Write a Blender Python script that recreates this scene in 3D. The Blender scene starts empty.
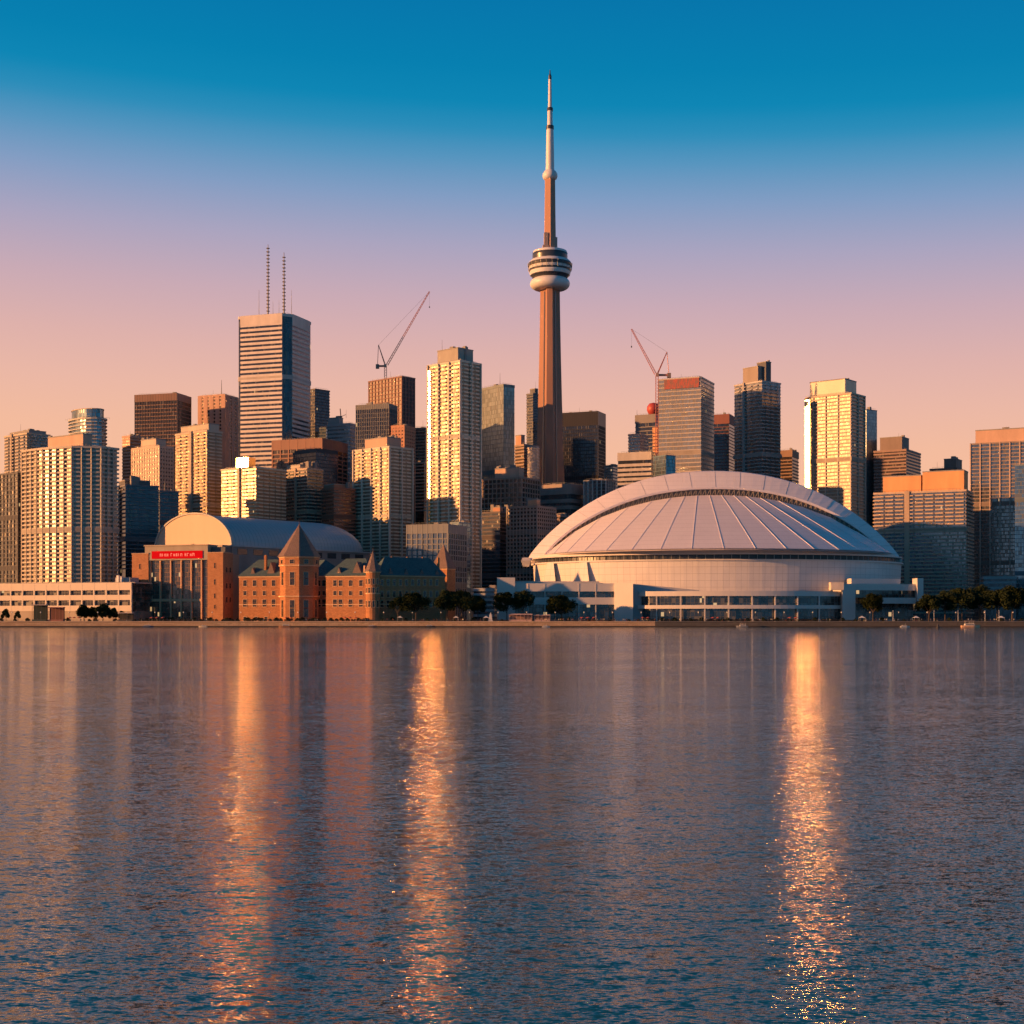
import bpy, math, random
from mathutils import Vector
R = math.radians
random.seed(11)
sc = bpy.context.scene
col = sc.collection

# ------------------------------------------------------------------ camera
F = 50.0 / 36.0 * 1024.0          # focal length in photo pixels
CAMH, HY = 7.0, 616.0             # eye height (m), row of the horizon
cam_d = bpy.data.cameras.new('camera')
cam_d.lens = 50; cam_d.sensor_width = 36
cam_d.shift_y = (HY - 512) / 1024.0
cam_d.clip_start = 0.5; cam_d.clip_end = 120000
cam = bpy.data.objects.new('camera', cam_d); col.objects.link(cam)
cam.location = (0, 0, CAMH); cam.rotation_euler = (R(90), 0, 0)
sc.camera = cam

# ------------------------------------------------------------------ light, sky, exposure
SUN_EL, SUN_PHI = R(8.5), R(15.0)         # the sun stands low on the left, a little on our side of the skyline
SUN = Vector((-math.cos(SUN_PHI) * math.cos(SUN_EL), -math.sin(SUN_PHI) * math.cos(SUN_EL), math.sin(SUN_EL)))
sun_d = bpy.data.lights.new('sun', 'SUN')
sun_d.energy = 5.0; sun_d.angle = R(0.5); sun_d.color = (1.0, 0.43, 0.14)
sun = bpy.data.objects.new('sun', sun_d); col.objects.link(sun)
sun.rotation_euler = SUN.to_track_quat('Z', 'Y').to_euler(); sun.location = (-300, -200, 300)

def lin(c):
    return tuple(((v / 255.0) / 12.92 if v / 255.0 <= .04045 else ((v / 255.0 + .055) / 1.055) ** 2.4) for v in c)

world = bpy.data.worlds.new('World'); sc.world = world; world.use_nodes = True
wt = world.node_tree; wt.nodes.clear()
def wn(t, **k):
    n = wt.nodes.new(t)
    for a, b in k.items(): setattr(n, a, b)
    return n
def wmath(op, a, b=None, clamp=False):
    n = wn('ShaderNodeMath', operation=op, use_clamp=clamp)
    for i, v in enumerate((a, b)):
        if v is None: continue
        if isinstance(v, (int, float)): n.inputs[i].default_value = v
        else: wt.links.new(v, n.inputs[i])
    return n.outputs[0]
def wramp(stops, fac):
    n = wn('ShaderNodeValToRGB'); n.color_ramp.interpolation = 'EASE' if False else 'LINEAR'
    e = n.color_ramp.elements
    while len(e) > 1: e.remove(e[-1])
    for i, (p, c) in enumerate(stops):
        if i == 0: el = e[0]; el.position = p
        else: el = e.new(p)
        el.color = (*lin(c), 1)
    wt.links.new(fac, n.inputs[0]); return n.outputs[0]
def wmix(f, a, b):
    n = wn('ShaderNodeMix', data_type='RGBA')
    for s, v in ((0, f), (6, a), (7, b)):
        if isinstance(v, float): n.inputs[s].default_value = v
        elif isinstance(v, tuple): n.inputs[s].default_value = (*v, 1)
        else: wt.links.new(v, n.inputs[s])
    return n.outputs[2]
tc = wn('ShaderNodeTexCoord')
nz = wn('ShaderNodeVectorMath', operation='NORMALIZE'); wt.links.new(tc.outputs['Generated'], nz.inputs[0])
sx = wn('ShaderNodeSeparateXYZ'); wt.links.new(nz.outputs[0], sx.inputs[0])
zz = sx.outputs['Z']
shx = wmath('ADD', zz, wmath('MULTIPLY', sx.outputs['X'], .035))        # the warm band climbs higher towards the sun's side
front = wramp([(0, (253, 190, 148)), (.08, (251, 190, 152)), (.12, (245, 188, 158)), (.15, (236, 184, 166)), (.18, (224, 178, 172)), (.215, (203, 171, 182)),
               (.25, (172, 165, 192)), (.281, (132, 158, 196)), (.305, (88, 150, 192)), (.322, (44, 142, 187)), (.338, (8, 135, 182)), (.36, (0, 128, 177)), (.40, (0, 118, 172)), (.6, (14, 86, 124)), (1, (14, 54, 88))], shx)
back = wramp([(0, (104, 142, 168)), (.06, (84, 140, 172)), (.16, (50, 126, 164)), (.4, (12, 100, 146)), (1, (2, 50, 90))], zz)
dt = wn('ShaderNodeVectorMath', operation='DOT_PRODUCT'); wt.links.new(nz.outputs[0], dt.inputs[0]); dt.inputs[1].default_value = (.15, -.99, 0)
mr = wn('ShaderNodeMapRange', interpolation_type='SMOOTHSTEP'); wt.links.new(dt.outputs['Value'], mr.inputs[0])
mr.inputs[1].default_value = -.42; mr.inputs[2].default_value = .48
base = wmix(mr.outputs[0], front, back)
# warm glow low in the sky round the sun's bearing
dsun = wn('ShaderNodeVectorMath', operation='DOT_PRODUCT'); wt.links.new(nz.outputs[0], dsun.inputs[0])
dsun.inputs[1].default_value = (-math.cos(SUN_PHI), -math.sin(SUN_PHI), 0)
g = wmath('POWER', wmath('MAXIMUM', wmath('ADD', wmath('MULTIPLY', dsun.outputs['Value'], .55), .45), 0.0), 10.0)
low = wmath('EXPONENT', wmath('MULTIPLY', wmath('MAXIMUM', zz, 0.0), -7.0))
glow = wmath('MULTIPLY', g, low, clamp=True)
base = wmix(wmath('MULTIPLY', glow, .6, clamp=True), base, (1.25, .52, .17))
sky = wn('ShaderNodeTexSky', sky_type='NISHITA'); sky.sun_disc = False
sky.sun_elevation = SUN_EL; sky.sun_rotation = math.atan2(SUN.x, SUN.y); sky.air_density = 1.0; sky.dust_density = 1.0; sky.ozone_density = 2.0
bg1 = wn('ShaderNodeBackground'); wt.links.new(base, bg1.inputs[0]); bg1.inputs[1].default_value = .69
bg2 = wn('ShaderNodeBackground'); wt.links.new(sky.outputs[0], bg2.inputs[0]); bg2.inputs[1].default_value = .002
ad = wn('ShaderNodeAddShader'); wt.links.new(bg1.outputs[0], ad.inputs[0]); wt.links.new(bg2.outputs[0], ad.inputs[1])
wo = wn('ShaderNodeOutputWorld'); wt.links.new(ad.outputs[0], wo.inputs[0])

sc.view_settings.view_transform = 'Standard'; sc.view_settings.look = 'None'
sc.view_settings.exposure = 0.5; sc.view_settings.gamma = 1.0
sc.cycles.max_bounces = 6; sc.cycles.glossy_bounces = 4; sc.cycles.diffuse_bounces = 3
sc.cycles.sample_clamp_indirect = 130.0
sc.cycles.caustics_reflective = True
sc.cycles.blur_glossy = 0.0

# ------------------------------------------------------------------ materials
class NT:
    def __init__(s, name):
        s.m = bpy.data.materials.new(name); s.m.use_nodes = True; s.t = s.m.node_tree; s.t.nodes.clear()
        s.p = s.n('ShaderNodeBsdfPrincipled'); o = s.n('ShaderNodeOutputMaterial'); s.l(s.p.outputs[0], o.inputs[0])
    def n(s, t, **k):
        n = s.t.nodes.new(t)
        for a, b in k.items(): setattr(n, a, b)
        return n
    def l(s, a, b): s.t.links.new(a, b)
    def put(s, i, v):
        if isinstance(v, (int, float)): i.default_value = v
        elif isinstance(v, (tuple, list)):
            i.default_value = (*v, 1) if len(v) == 3 and len(i.default_value) == 4 else v
        else: s.l(v, i)
    def math(s, op, a, b=0.0, clamp=False):
        n = s.n('ShaderNodeMath', operation=op, use_clamp=clamp); s.put(n.inputs[0], a); s.put(n.inputs[1], b); return n.outputs[0]
    def vm(s, op, a, b=(0, 0, 0)):
        n = s.n('ShaderNodeVectorMath', operation=op); s.put(n.inputs[0], a); s.put(n.inputs[1], b)
        return n.outputs['Value'] if op == 'DOT_PRODUCT' else n.outputs[0]
    def mix(s, f, a, b):
        n = s.n('ShaderNodeMix', data_type='RGBA'); s.put(n.inputs[0], f); s.put(n.inputs[6], a); s.put(n.inputs[7], b); return n.outputs[2]
    def fmix(s, f, a, b):
        n = s.n('ShaderNodeMix', data_type='FLOAT'); s.put(n.inputs[0], f); s.put(n.inputs[2], a); s.put(n.inputs[3], b); return n.outputs[0]
    def noise(s, vec, scale, detail=3, rough=.55, out=0):
        n = s.n('ShaderNodeTexNoise'); s.l(vec, n.inputs['Vector']); n.inputs['Scale'].default_value = scale
        n.inputs['Detail'].default_value = detail; n.inputs['Roughness'].default_value = rough; return n.outputs[out]
    def obj(s): return s.n('ShaderNodeTexCoord').outputs['Object']
    def scale(s, v, xyz): return s.vm('MULTIPLY', v, xyz)
    def mr(s, v, a, b, c, d):
        n = s.n('ShaderNodeMapRange'); s.put(n.inputs[0], v)
        for i, x in enumerate((a, b, c, d)): n.inputs[i + 1].default_value = x
        return n.outputs[0]
    def P(s, **k):
        for a, v in k.items(): s.put(s.p.inputs[{'base': 'Base Color', 'rough': 'Roughness', 'metal': 'Metallic', 'ior': 'IOR', 'normal': 'Normal', 'emit': 'Emission Color', 'estr': 'Emission Strength', 'spec': 'Specular IOR Level'}[a]], v)
        return s.m
_mats = {}
def wall(c, rough=.75, var=.18, sc_=.12):
    k = ('w', tuple(c), rough, var)
    if k in _mats: return _mats[k]
    t = NT('weathered wall'); o = t.obj()
    n1 = t.noise(t.scale(o, (1, 1, .25)), sc_, 4); n2 = t.noise(o, 1.7, 3)
    f = t.mr(t.math('ADD', t.math('MULTIPLY', n1, .7), t.math('MULTIPLY', n2, .3)), .3, .7, 0, 1)
    b = tuple(v * (1 - var) for v in c); d = tuple(min(1, v * (1 + var)) for v in c)
    t.P(base=t.mix(f, b, d), rough=rough)
    _mats[k] = t.m; return t.m
def metal(c, rough=.4, m=.0):
    k = ('m', tuple(c), rough, m)
    if k in _mats: return _mats[k]
    t = NT('painted metal'); o = t.obj(); n1 = t.noise(o, .8, 3)
    t.P(base=t.mix(n1, tuple(v * .85 for v in c), tuple(min(1, v * 1.12) for v in c)), rough=rough, metal=m)
    _mats[k] = t.m; return t.m
def glass(tint=(.16, .2, .23), fh=3.2, cw=1.3, curt=.25, curtc=(.30, .27, .24), rough=.16, tilt=.035, lit=.0006, mull=(.10, .10, .10), metal=.75, pwob=0.0):
    k = ('g', tint, round(fh, 3), cw, curt, rough, tilt, lit, mull, metal, curtc)
    if k in _mats: return _mats[k]
    t = NT('window glass'); o = t.obj()
    inv = (1 / cw, 1 / cw, 1 / fh)
    q = t.vm('ADD', t.scale(o, inv), (.013, .017, .001))
    cell = t.vm('FLOOR', q)
    w = t.n('ShaderNodeTexWhiteNoise', noise_dimensions='3D'); t.l(cell, w.inputs[0])
    r1, rc = w.outputs['Value'], w.outputs['Color']
    s3 = t.n('ShaderNodeSeparateColor'); t.l(rc, s3.inputs[0])
    # curtained rooms and dark rooms
    cu = t.math('LESS_THAN', r1, curt)
    v = t.mr(s3.outputs[0], 0, 1, .72, 1.25)
    gcol = t.vm('MULTIPLY', (*tint,), (1, 1, 1))
    gv = t.n('ShaderNodeVectorMath', operation='SCALE'); t.l(gcol, gv.inputs[0]); t.l(v, gv.inputs['Scale'])
    cv = t.n('ShaderNodeVectorMath', operation='SCALE'); t.l(t.vm('MULTIPLY', (*curtc,), (1, 1, 1)), cv.inputs[0]); t.l(v, cv.inputs['Scale'])
    base = t.mix(t.math('MULTIPLY', cu, .6), gv.outputs[0], cv.outputs[0])
    # mullions between the panes
    fr = t.n('ShaderNodeVectorMath', operation='FRACTION'); t.l(q, fr.inputs[0])
    sp = t.n('ShaderNodeSeparateXYZ'); t.l(fr.outputs[0], sp.inputs[0])
    nm = t.n('ShaderNodeSeparateXYZ'); t.l(t.n('ShaderNodeTexCoord').outputs['Normal'], nm.inputs[0])
    mx = t.math('MULTIPLY', t.math('LESS_THAN', sp.outputs[0], .09), t.math('GREATER_THAN', t.math('ABSOLUTE', nm.outputs[1]), .6))
    my = t.math('MULTIPLY', t.math('LESS_THAN', sp.outputs[1], .09), t.math('GREATER_THAN', t.math('ABSOLUTE', nm.outputs[0]), .6))
    mz = t.math('LESS_THAN', sp.outputs[2], .06)
    mm = t.math('MAXIMUM', t.math('MAXIMUM', mx, my), mz)
    base = t.mix(mm, base, mull)
    dif = t.math('MAXIMUM', mm, t.math('MULTIPLY', cu, .4))
    met = t.fmix(dif, metal, .0)
    ro = t.fmix(dif, rough, .35)
    geo = t.n('ShaderNodeNewGeometry')
    off = t.vm('MULTIPLY', t.vm('SUBTRACT', rc, (.5, .5, .5)), (tilt, tilt, tilt * .6))
    nn = t.vm('NORMALIZE', t.vm('ADD', geo.outputs['Normal'], off))
    on = t.math('MULTIPLY', t.math('LESS_THAN', s3.outputs[1], lit), t.math('SUBTRACT', 1.0, mm))
    t.P(base=base, metal=met, rough=ro, normal=nn, emit=(1, .62, .28), estr=t.math('MULTIPLY', on, .45))
    _mats[k] = t.m; return t.m

# ------------------------------------------------------------------ mesh helpers
class MB:
    def __init__(s): s.v = []; s.f = []; s.mi = []; s.cur = 0
    def add(s, vs, fs):
        b = len(s.v); s.v += [tuple(v) for v in vs]
        for f in fs: s.f.append([b + i for i in f]); s.mi.append(s.cur)
        return s
    def prism(s, poly, z0, z1, poly2=None):
        n = len(poly); p2 = poly2 or poly
        vs = [(x, y, z0) for x, y in poly] + [(x, y, z1) for x, y in p2]
        return s.add(vs, [[i, (i + 1) % n, n + (i + 1) % n, n + i] for i in range(n)] + [list(range(n))[::-1], list(range(n, 2 * n))])
    def box(s, x0, x1, y0, y1, z0, z1):
        return s.prism([(x0, y0), (x1, y0), (x1, y1), (x0, y1)], z0, z1)
    def tube(s, p, q, r, n=6, r2=None):
        p = Vector(p); q = Vector(q); d = (q - p)
        if d.length < 1e-6: return s
        d.normalize(); u = d.orthogonal().normalized(); w = d.cross(u); r2 = r if r2 is None else r2
        vs = []
        for c, rr in ((p, r), (q, r2)):
            for i in range(n):
                a = 2 * math.pi * i / n; vs.append(c + u * math.cos(a) * rr + w * math.sin(a) * rr)
        return s.add(vs, [[i, (i + 1) % n, n + (i + 1) % n, n + i] for i in range(n)] + [list(range(n))[::-1], list(range(n, 2 * n))])
    def loft(s, rings, cap=True):
        n = len(rings[0]); vs = [v for r in rings for v in r]; fs = []
        for k in range(len(rings) - 1):
            for i in range(n): fs.append([k * n + i, k * n + (i + 1) % n, (k + 1) * n + (i + 1) % n, (k + 1) * n + i])
        if cap: fs.append(list(range(n))[::-1]); fs.append([(len(rings) - 1) * n + i for i in range(n)])
        return s.add(vs, fs)
    def lathe(s, prof, n=40, cx=0, cy=0):
        return s.loft([[(cx + r * math.cos(2 * math.pi * i / n), cy + r * math.sin(2 * math.pi * i / n), z) for i in range(n)] for r, z in prof])
    def build(s, name, mats, parent=None, off=(0, 0, 0), smooth=False, loc=None):
        me = bpy.data.meshes.new(name)
        me.from_pydata([(x - off[0], y - off[1], z - off[2]) for x, y, z in s.v], [], s.f)
        if not isinstance(mats, (list, tuple)): mats = [mats]
        for m in mats: me.materials.append(m)
        if len(mats) > 1: me.polygons.foreach_set('material_index', s.mi)
        if smooth: me.polygons.foreach_set('use_smooth', [True] * len(me.polygons))
        me.update()
        o = bpy.data.objects.new(name, me); col.objects.link(o)
        if parent: o.parent = parent
        if loc: o.location = loc
        return o
def tag(o, label=None, cat=None, group=None, kind=None):
    if label: o['label'] = label
    if cat: o['category'] = cat
    if group: o['group'] = group
    if kind: o['kind'] = kind
    return o
def empty(name, loc, rz=0, label=None, cat=None, group=None):
    o = bpy.data.objects.new(name, None); col.objects.link(o); o.location = loc; o.rotation_euler = (0, 0, rz)
    o.empty_display_size = .5
    return tag(o, label, cat, group)
def put(o, loc, parent=None, rz=0, scale=None):
    c = o.copy(); col.objects.link(c); c.location = loc; c.rotation_euler = (0, 0, rz)
    c.parent = parent
    if scale: c.scale = scale
    return c

GZ = 3.6
def WX(px, D): return (px - 512) / F * D
def WZ(py, D): return CAMH + (HY - py) / F * D

class Frame:
    """a corner seen at pixel column xc, depth D; the left face runs from it towards xl, the right face towards xr"""
    def __init__(s, xc, D, a):
        s.a = R(a); s.D = D; s.C = (WX(xc, D), D); s.ca, s.sa = math.cos(s.a), math.sin(s.a)
    def lx(s, px, y=0.0):
        t = (px - 512) / F; cx = s.C[0] + y * s.sa; cy = s.C[1] + y * s.ca
        return (t * cy - cx) / (s.ca + t * s.sa)
    def ly(s, px, x=0.0):
        t = (px - 512) / F; cx = s.C[0] + x * s.ca; cy = s.C[1] - x * s.sa
        return (t * cy - cx) / (s.sa - t * s.ca)
    def depth(s, x, y=0): return s.D - x * s.sa + y * s.ca
    def z(s, py, x=0, y=0): return WZ(py, s.depth(x, y)) - GZ       # height above the ground
    def world(s, x, y): return (s.C[0] + x * s.ca + y * s.sa, s.C[1] - x * s.sa + y * s.ca)
    def root(s, name, label, cat, ox, oy, group=None):
        s.off = (ox, oy, 0); X, Y = s.world(ox, oy)
        s.r = empty(name, (X, Y, GZ), -s.a, label, cat, group); return s.r

def offset_poly(poly, d):
    n = len(poly); out = []
    for i in range(n):
        p0 = Vector(poly[i - 1]); p1 = Vector(poly[i]); p2 = Vector(poly[(i + 1) % n])
        e1 = (p1 - p0).normalized(); e2 = (p2 - p1).normalized()
        n1 = Vector((e1.y, -e1.x)); n2 = Vector((e2.y, -e2.x)); b = n1 + n2
        if b.length < 1e-4: b = n1
        b = b / max(.35, b.dot(n1)); out.append(tuple(p1 + b * d))
    return out
def bays(poly, bw, gw, ob, og):
    """outline that steps out by ob over each bay and by og between bays"""
    n = len(poly); out = []; base = offset_poly(poly, og)
    for i in range(n):
        out.append(base[i]); p = Vector(poly[i]); q = Vector(poly[(i + 1) % n]); L = (q - p).length; e = (q - p).normalized(); nn = Vector((e.y, -e.x))
        k = int((L - gw * .5) // (bw + gw))
        if k < 1 or L < bw + gw: continue
        gap = (L - k * bw) / (k + 1)
        for j in range(k):
            s0 = gap + j * (bw + gap); s1 = s0 + bw
            for sdist, o in ((s0, og), (s0, ob), (s1, ob), (s1, og)): out.append(tuple(p + e * sdist + nn * o))
    return out
FOOT = []
def tower(name, label, xl, xc, xr, yt, yb, D, a, fh=3.2, rh=1.1, out=.35, ringc=(.5, .45, .4), g=None, bay=None, pier=None, polyfn=None, ringpoly=None,
          crowns=(), units=4, seg='floor_band', cat='building', antenna=None, roofc=(.2, .19, .18), base_h=None, topband=0, bodymat=None, ring_on=True, group=None, w2=None, wallr=.7, fins=False):
    fr = Frame(xc, D, a)
    w1 = -fr.lx(xl); d2 = w2 or fr.ly(xr)
    if d2 < 6 or d2 > 75: d2 = min(75, max(12, d2 if d2 > 0 else 40))
    H = fr.z(yt)
    rng = random.Random(int(xl * 7 + yt))
    poly = [(-w1, 0), (0, 0), (0, d2), (-w1, d2)] if polyfn is None else polyfn(w1, d2)
    FOOT.append((label, [fr.world(*p) for p in poly]))
    root = fr.root(name, label, cat, -w1 / 2, d2 / 2, group)
    nfl = max(3, round((H - topband) / fh)); fh = (H - topband) / nfl
    gm = bodymat or glass(fh=fh, **(g or {}))
    wm = wall(ringc, rough=wallr)
    mb = MB(); mb.prism(poly, 0, H - .3); mb.build('glazing', gm, root, fr.off)
    rp = ringpoly(w1, d2) if ringpoly else (bays(poly, *bay) if bay else offset_poly(poly, out))
    if ring_on:
        m = MB(); m.prism(rp, 0, rh); proto = None
        zlow = max(0.0, fr.z(yb) - 12)
        for k in range(1, nfl + 1):
            z = k * fh - rh * .5
            if z < zlow or z + rh > H - topband: continue
            if proto is None: proto = m.build(seg, wm, root, fr.off, loc=(0, 0, z))
            else: put(proto, (0, 0, z), root)
    if fins:                                                  # party walls dividing the balconies
        q_ = offset_poly(poly, out * .5); e_ = offset_poly(poly, out * 1.05); fm = wall(tuple(v * .8 for v in ringc))
        for i in range(len(poly)):
            for tt in ((0,) if i < 9 else (0, .34, .67)):
                j = (i + 1) % len(poly); a_ = [q_[i][k] + (q_[j][k] - q_[i][k]) * tt for k in (0, 1)]; b_ = [e_[i][k] + (e_[j][k] - e_[i][k]) * tt for k in (0, 1)]
                if a_[1] > d2 * .9: continue
                m = MB(); m.box(min(a_[0], b_[0]) - .28, max(a_[0], b_[0]) + .28, min(a_[1], b_[1]) - .28, max(a_[1], b_[1]) + .28, 0, H - .5); m.build('party_wall', fm, root, fr.off)
    # parapet round the roof
    m = MB(); m.prism(offset_poly(poly, out + .12), H - max(topband, rh * .9), H + .6); m.build('parapet', wm, root, fr.off)
    m = MB(); m.prism(offset_poly(poly, -1.2), H - .1, H + .75); m.build('roof', wall(roofc), root, fr.off)
    if pier:
        sp, pw, po, pc = pier
        pm = wall(pc); pr = None
        for (x0, y0, x1, y1) in ((-w1, 0, 0, 0), (0, 0, 0, d2)):
            L = math.hypot(x1 - x0, y1 - y0); k = max(1, round(L / sp))
            for j in range(k + 1):
                t = j / k
                if (x1 != x0): cxx, cyy = x0 + L * t, y0
                else: cxx, cyy = x0, y0 + L * t
                if (y1 != y0 and j == 0) or (polyfn and j == 0): continue
                if pr is None:
                    mm = MB(); mm.box(-pw / 2, pw / 2, -po, pw * .5, 0, H + .3 - topband * 0); pr = mm.build('pier', pm, root, loc=(cxx - fr.off[0], cyy - fr.off[1], 0))
                else:
                    c = put(pr, (cxx - fr.off[0], cyy - fr.off[1], 0), root, rz=0 if y1 == y0 else R(90))
    if nfl > 14 and ring_on:                                   # plant storeys break the rows of windows
        for fk in ((.62,) if seg == 'balcony' else (.38, .7)):
            k = int(nfl * (fk + rng.uniform(-.1, .1))); z = k * fh
            if z > zlow: m = MB(); m.prism(offset_poly(poly, (bay[2] * .55 if bay else out) + .11), z, z + fh * .95); m.build('plant_storey', wall(tuple(v * .72 for v in ringc), .8), root, fr.off)
    if seg == 'balcony' and not pier and polyfn is None and w1 > 18:   # solid stair core running up the face
        x = -w1 * rng.choice((.34, .5, .66)); cw_ = w1 * .055
        m = MB(); m.box(x, x + cw_, -bay[2] - .35, .2, 0, H + .9); m.build('stair_core', wall(tuple(v * .85 for v in ringc)), root, fr.off)
    ztop = H
    for cr in crowns:
        cl, cc, crr, cyt, cyb_, cmat = cr[:6]; inset = cr[6] if len(cr) > 6 else 2.5
        x0 = fr.lx(cl, inset); x1 = min(-1.0, fr.lx(cc, inset)) ; y1 = min(d2 - 1.5, max(inset + 5, fr.ly(crr, x1)))
        zb = (fr.z(cyb_, x1, inset) if cyb_ else H) - .5; zt = fr.z(cyt, x1, inset)
        m = MB(); m.box(x0, x1, inset, y1, zb, zt); pc_ = m.build('penthouse', cmat, root, fr.off)
        m = MB(); m.box(x0 - .25, x1 + .25, inset - .25, y1 + .25, zt - .5, zt + .35); m.build('coping', wall((.3, .28, .26)), root, fr.off)
        ztop = max(ztop, zt)
    for k in range(units):
        ux = rng.uniform(-w1 * .85, -w1 * .2); uy = rng.uniform(d2 * .2, d2 * .7); s = rng.uniform(1.5, 3.2); h = rng.uniform(1.6, 3.4)
        m = MB(); m.box(ux, ux + s * 1.4, uy, uy + s, H + .2, ztop + h)
        m.box(ux + .3, ux + s * 1.4 - .3, uy - .12, uy, ztop + h * .35, ztop + h * .8)
        m.build('rooftop_unit', wall((.26, .24, .23)), root, fr.off)
    if rng.random() < .6:
        ux, uy = rng.uniform(-w1 * .8, -w1 * .2), rng.uniform(d2 * .2, d2 * .6)
        m = MB(); m.tube((ux, uy, ztop), (ux, uy, ztop + rng.uniform(5, 10)), .16, 5, .07); m.build('roof_mast', metal((.15, .14, .14)), root, fr.off)
    if H > 60:
        m = MB()
        for (xa_, ya_, xb_, yb_) in ((-w1 * .93, d2 * .08, -w1 * .07, d2 * .08), (-w1 * .07, d2 * .08, -w1 * .07, d2 * .92)):
            m.tube((xa_, ya_, H + 1.9), (xb_, yb_, H + 1.9), .1, 4)
            nn_ = max(2, int(math.hypot(xb_ - xa_, yb_ - ya_) / 3))
            for q in range(nn_ + 1): t_ = q / nn_; m.tube((xa_ + (xb_ - xa_) * t_, ya_ + (yb_ - ya_) * t_, H + .4), (xa_ + (xb_ - xa_) * t_, ya_ + (yb_ - ya_) * t_, H + 1.95), .08, 4)
        m.build('roof_railing', metal((.2, .2, .2)), root, fr.off)
    for an in (antenna or ()):
        apx, apy, r = an; ax = fr.lx(apx, d2 * .4); zt = fr.z(apy, ax, d2 * .4)
        m = MB(); m.tube((ax, d2 * .4, ztop - 1), (ax, d2 * .4, zt), r, 6, r * .35)
        n = int((zt - ztop) / 3.5)
        if r > .6:
            for j in range(n):
                z = ztop + j * 3.5 + 1; m.box(ax - r * 1.5, ax + r * 1.5, d2 * .4 - r * 1.5, d2 * .4 + r * 1.5, z, z + .8)
        m.build('antenna', metal((.13, .12, .13), .5), root, fr.off)
    fr.w1, fr.d2, fr.H = w1, d2, H
    return fr

# ------------------------------------------------------------------ setting: water, ground
def water_mat():
    t = NT('lake water'); geo = t.n('ShaderNodeNewGeometry'); p = geo.outputs['Position']
    def sl(vec, scale, detail, rough):
        c = t.noise(vec, scale, detail, rough, out=1); return t.vm('SUBTRACT', c, (.5, .5, .5))
    p2 = t.vm('MULTIPLY', p, (1, 1, 0))
    a = sl(t.scale(p2, (.45, 1.15, 1)), 13.0, 3, .6)       # small ripples
    b = sl(t.scale(p2, (.36, 1.0, 1)), 3.4, 3, .58)        # wavelets of a metre
    c = sl(t.scale(p2, (.3, .8, 1)), .16, 3, .55)          # long low waves
    gust = t.mr(t.noise(t.scale(p2, (.22, 1, 1)), .022, 4), .35, .65, .62, 1.2)
    s = t.vm('ADD', t.vm('ADD', t.vm('MULTIPLY', a, (.50, 1.20, 0)), t.vm('MULTIPLY', b, (.26, .70, 0))), t.vm('MULTIPLY', c, (.04, .12, 0)))
    sc_ = t.n('ShaderNodeVectorMath', operation='SCALE'); t.l(s, sc_.inputs[0]); t.l(gust, sc_.inputs['Scale'])
    nn = t.vm('NORMALIZE', t.vm('ADD', sc_.outputs[0], (0, 0, 1)))
    t.P(base=(.010, .105, .150), rough=.05, ior=1.30, normal=nn)
    return t.m
wm = MB()
wm.add([(-9000, -3000, 0), (9000, -3000, 0), (9000, 899.2, 0), (-9000, 899.2, 0)], [[0, 1, 2, 3]])
tag(wm.build('water', water_mat()), kind='structure')

def ground_mat():
    t = NT('city ground'); o = t.obj()
    n = t.noise(o, .03, 5); n2 = t.noise(o, .6, 3)
    t.P(base=t.mix(t.mr(n, .4, .6, 0, 1), t.mix(n2, (.06, .06, .055), (.10, .09, .08)), (.05, .055, .035)), rough=.9)
    return t.m
gm_ = MB(); gm_.add([(-40000, 899.3, GZ - .25), (40000, 899.3, GZ - .25), (40000, 60000, GZ - .25), (-40000, 60000, GZ - .25)], [[0, 1, 2, 3]])
tag(gm_.build('ground', ground_mat()), kind='structure')
pv = MB(); pv.box(-2600, 2600, 899.4, 918, GZ - .6, GZ)
tag(pv.build('promenade', wall((.30, .25, .21), .85)), kind='structure')

def stone_mat(c1, c2, bw=3.0, bh=.9):
    t = NT('stone blocks'); o = t.obj(); s = t.n('ShaderNodeSeparateXYZ'); t.l(o, s.inputs[0])
    cb = t.n('ShaderNodeCombineXYZ'); t.l(t.math('ADD', s.outputs[0], s.outputs[1]), cb.inputs[0]); t.l(s.outputs[2], cb.inputs[1])
    b = t.n('ShaderNodeTexBrick'); t.l(cb.outputs[0], b.inputs['Vector']); b.inputs['Scale'].default_value = 1
    b.inputs['Brick Width'].default_value = bw; b.inputs['Row Height'].default_value = bh; b.inputs['Mortar Size'].default_value = .04
    b.inputs['Color1'].default_value = (*c1, 1); b.inputs['Color2'].default_value = (*c2, 1); b.inputs['Mortar'].default_value = (c1[0] * .35, c1[1] * .35, c1[2] * .35, 1)
    n = t.noise(o, .35, 4)
    m2 = t.n('ShaderNodeMix', data_type='RGBA', blend_type='MULTIPLY'); m2.inputs[0].default_value = .6
    t.l(b.outputs[0], m2.inputs[6]); t.l(t.mix(n, (.5, .5, .5), (1.3, 1.25, 1.2)), m2.inputs[7])
    t.P(base=m2.outputs[2], rough=.85); return t.m
xq = WX(655, 898)  # quay splits here: sunlit tone painted into the left stretch, shade into the right
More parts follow.
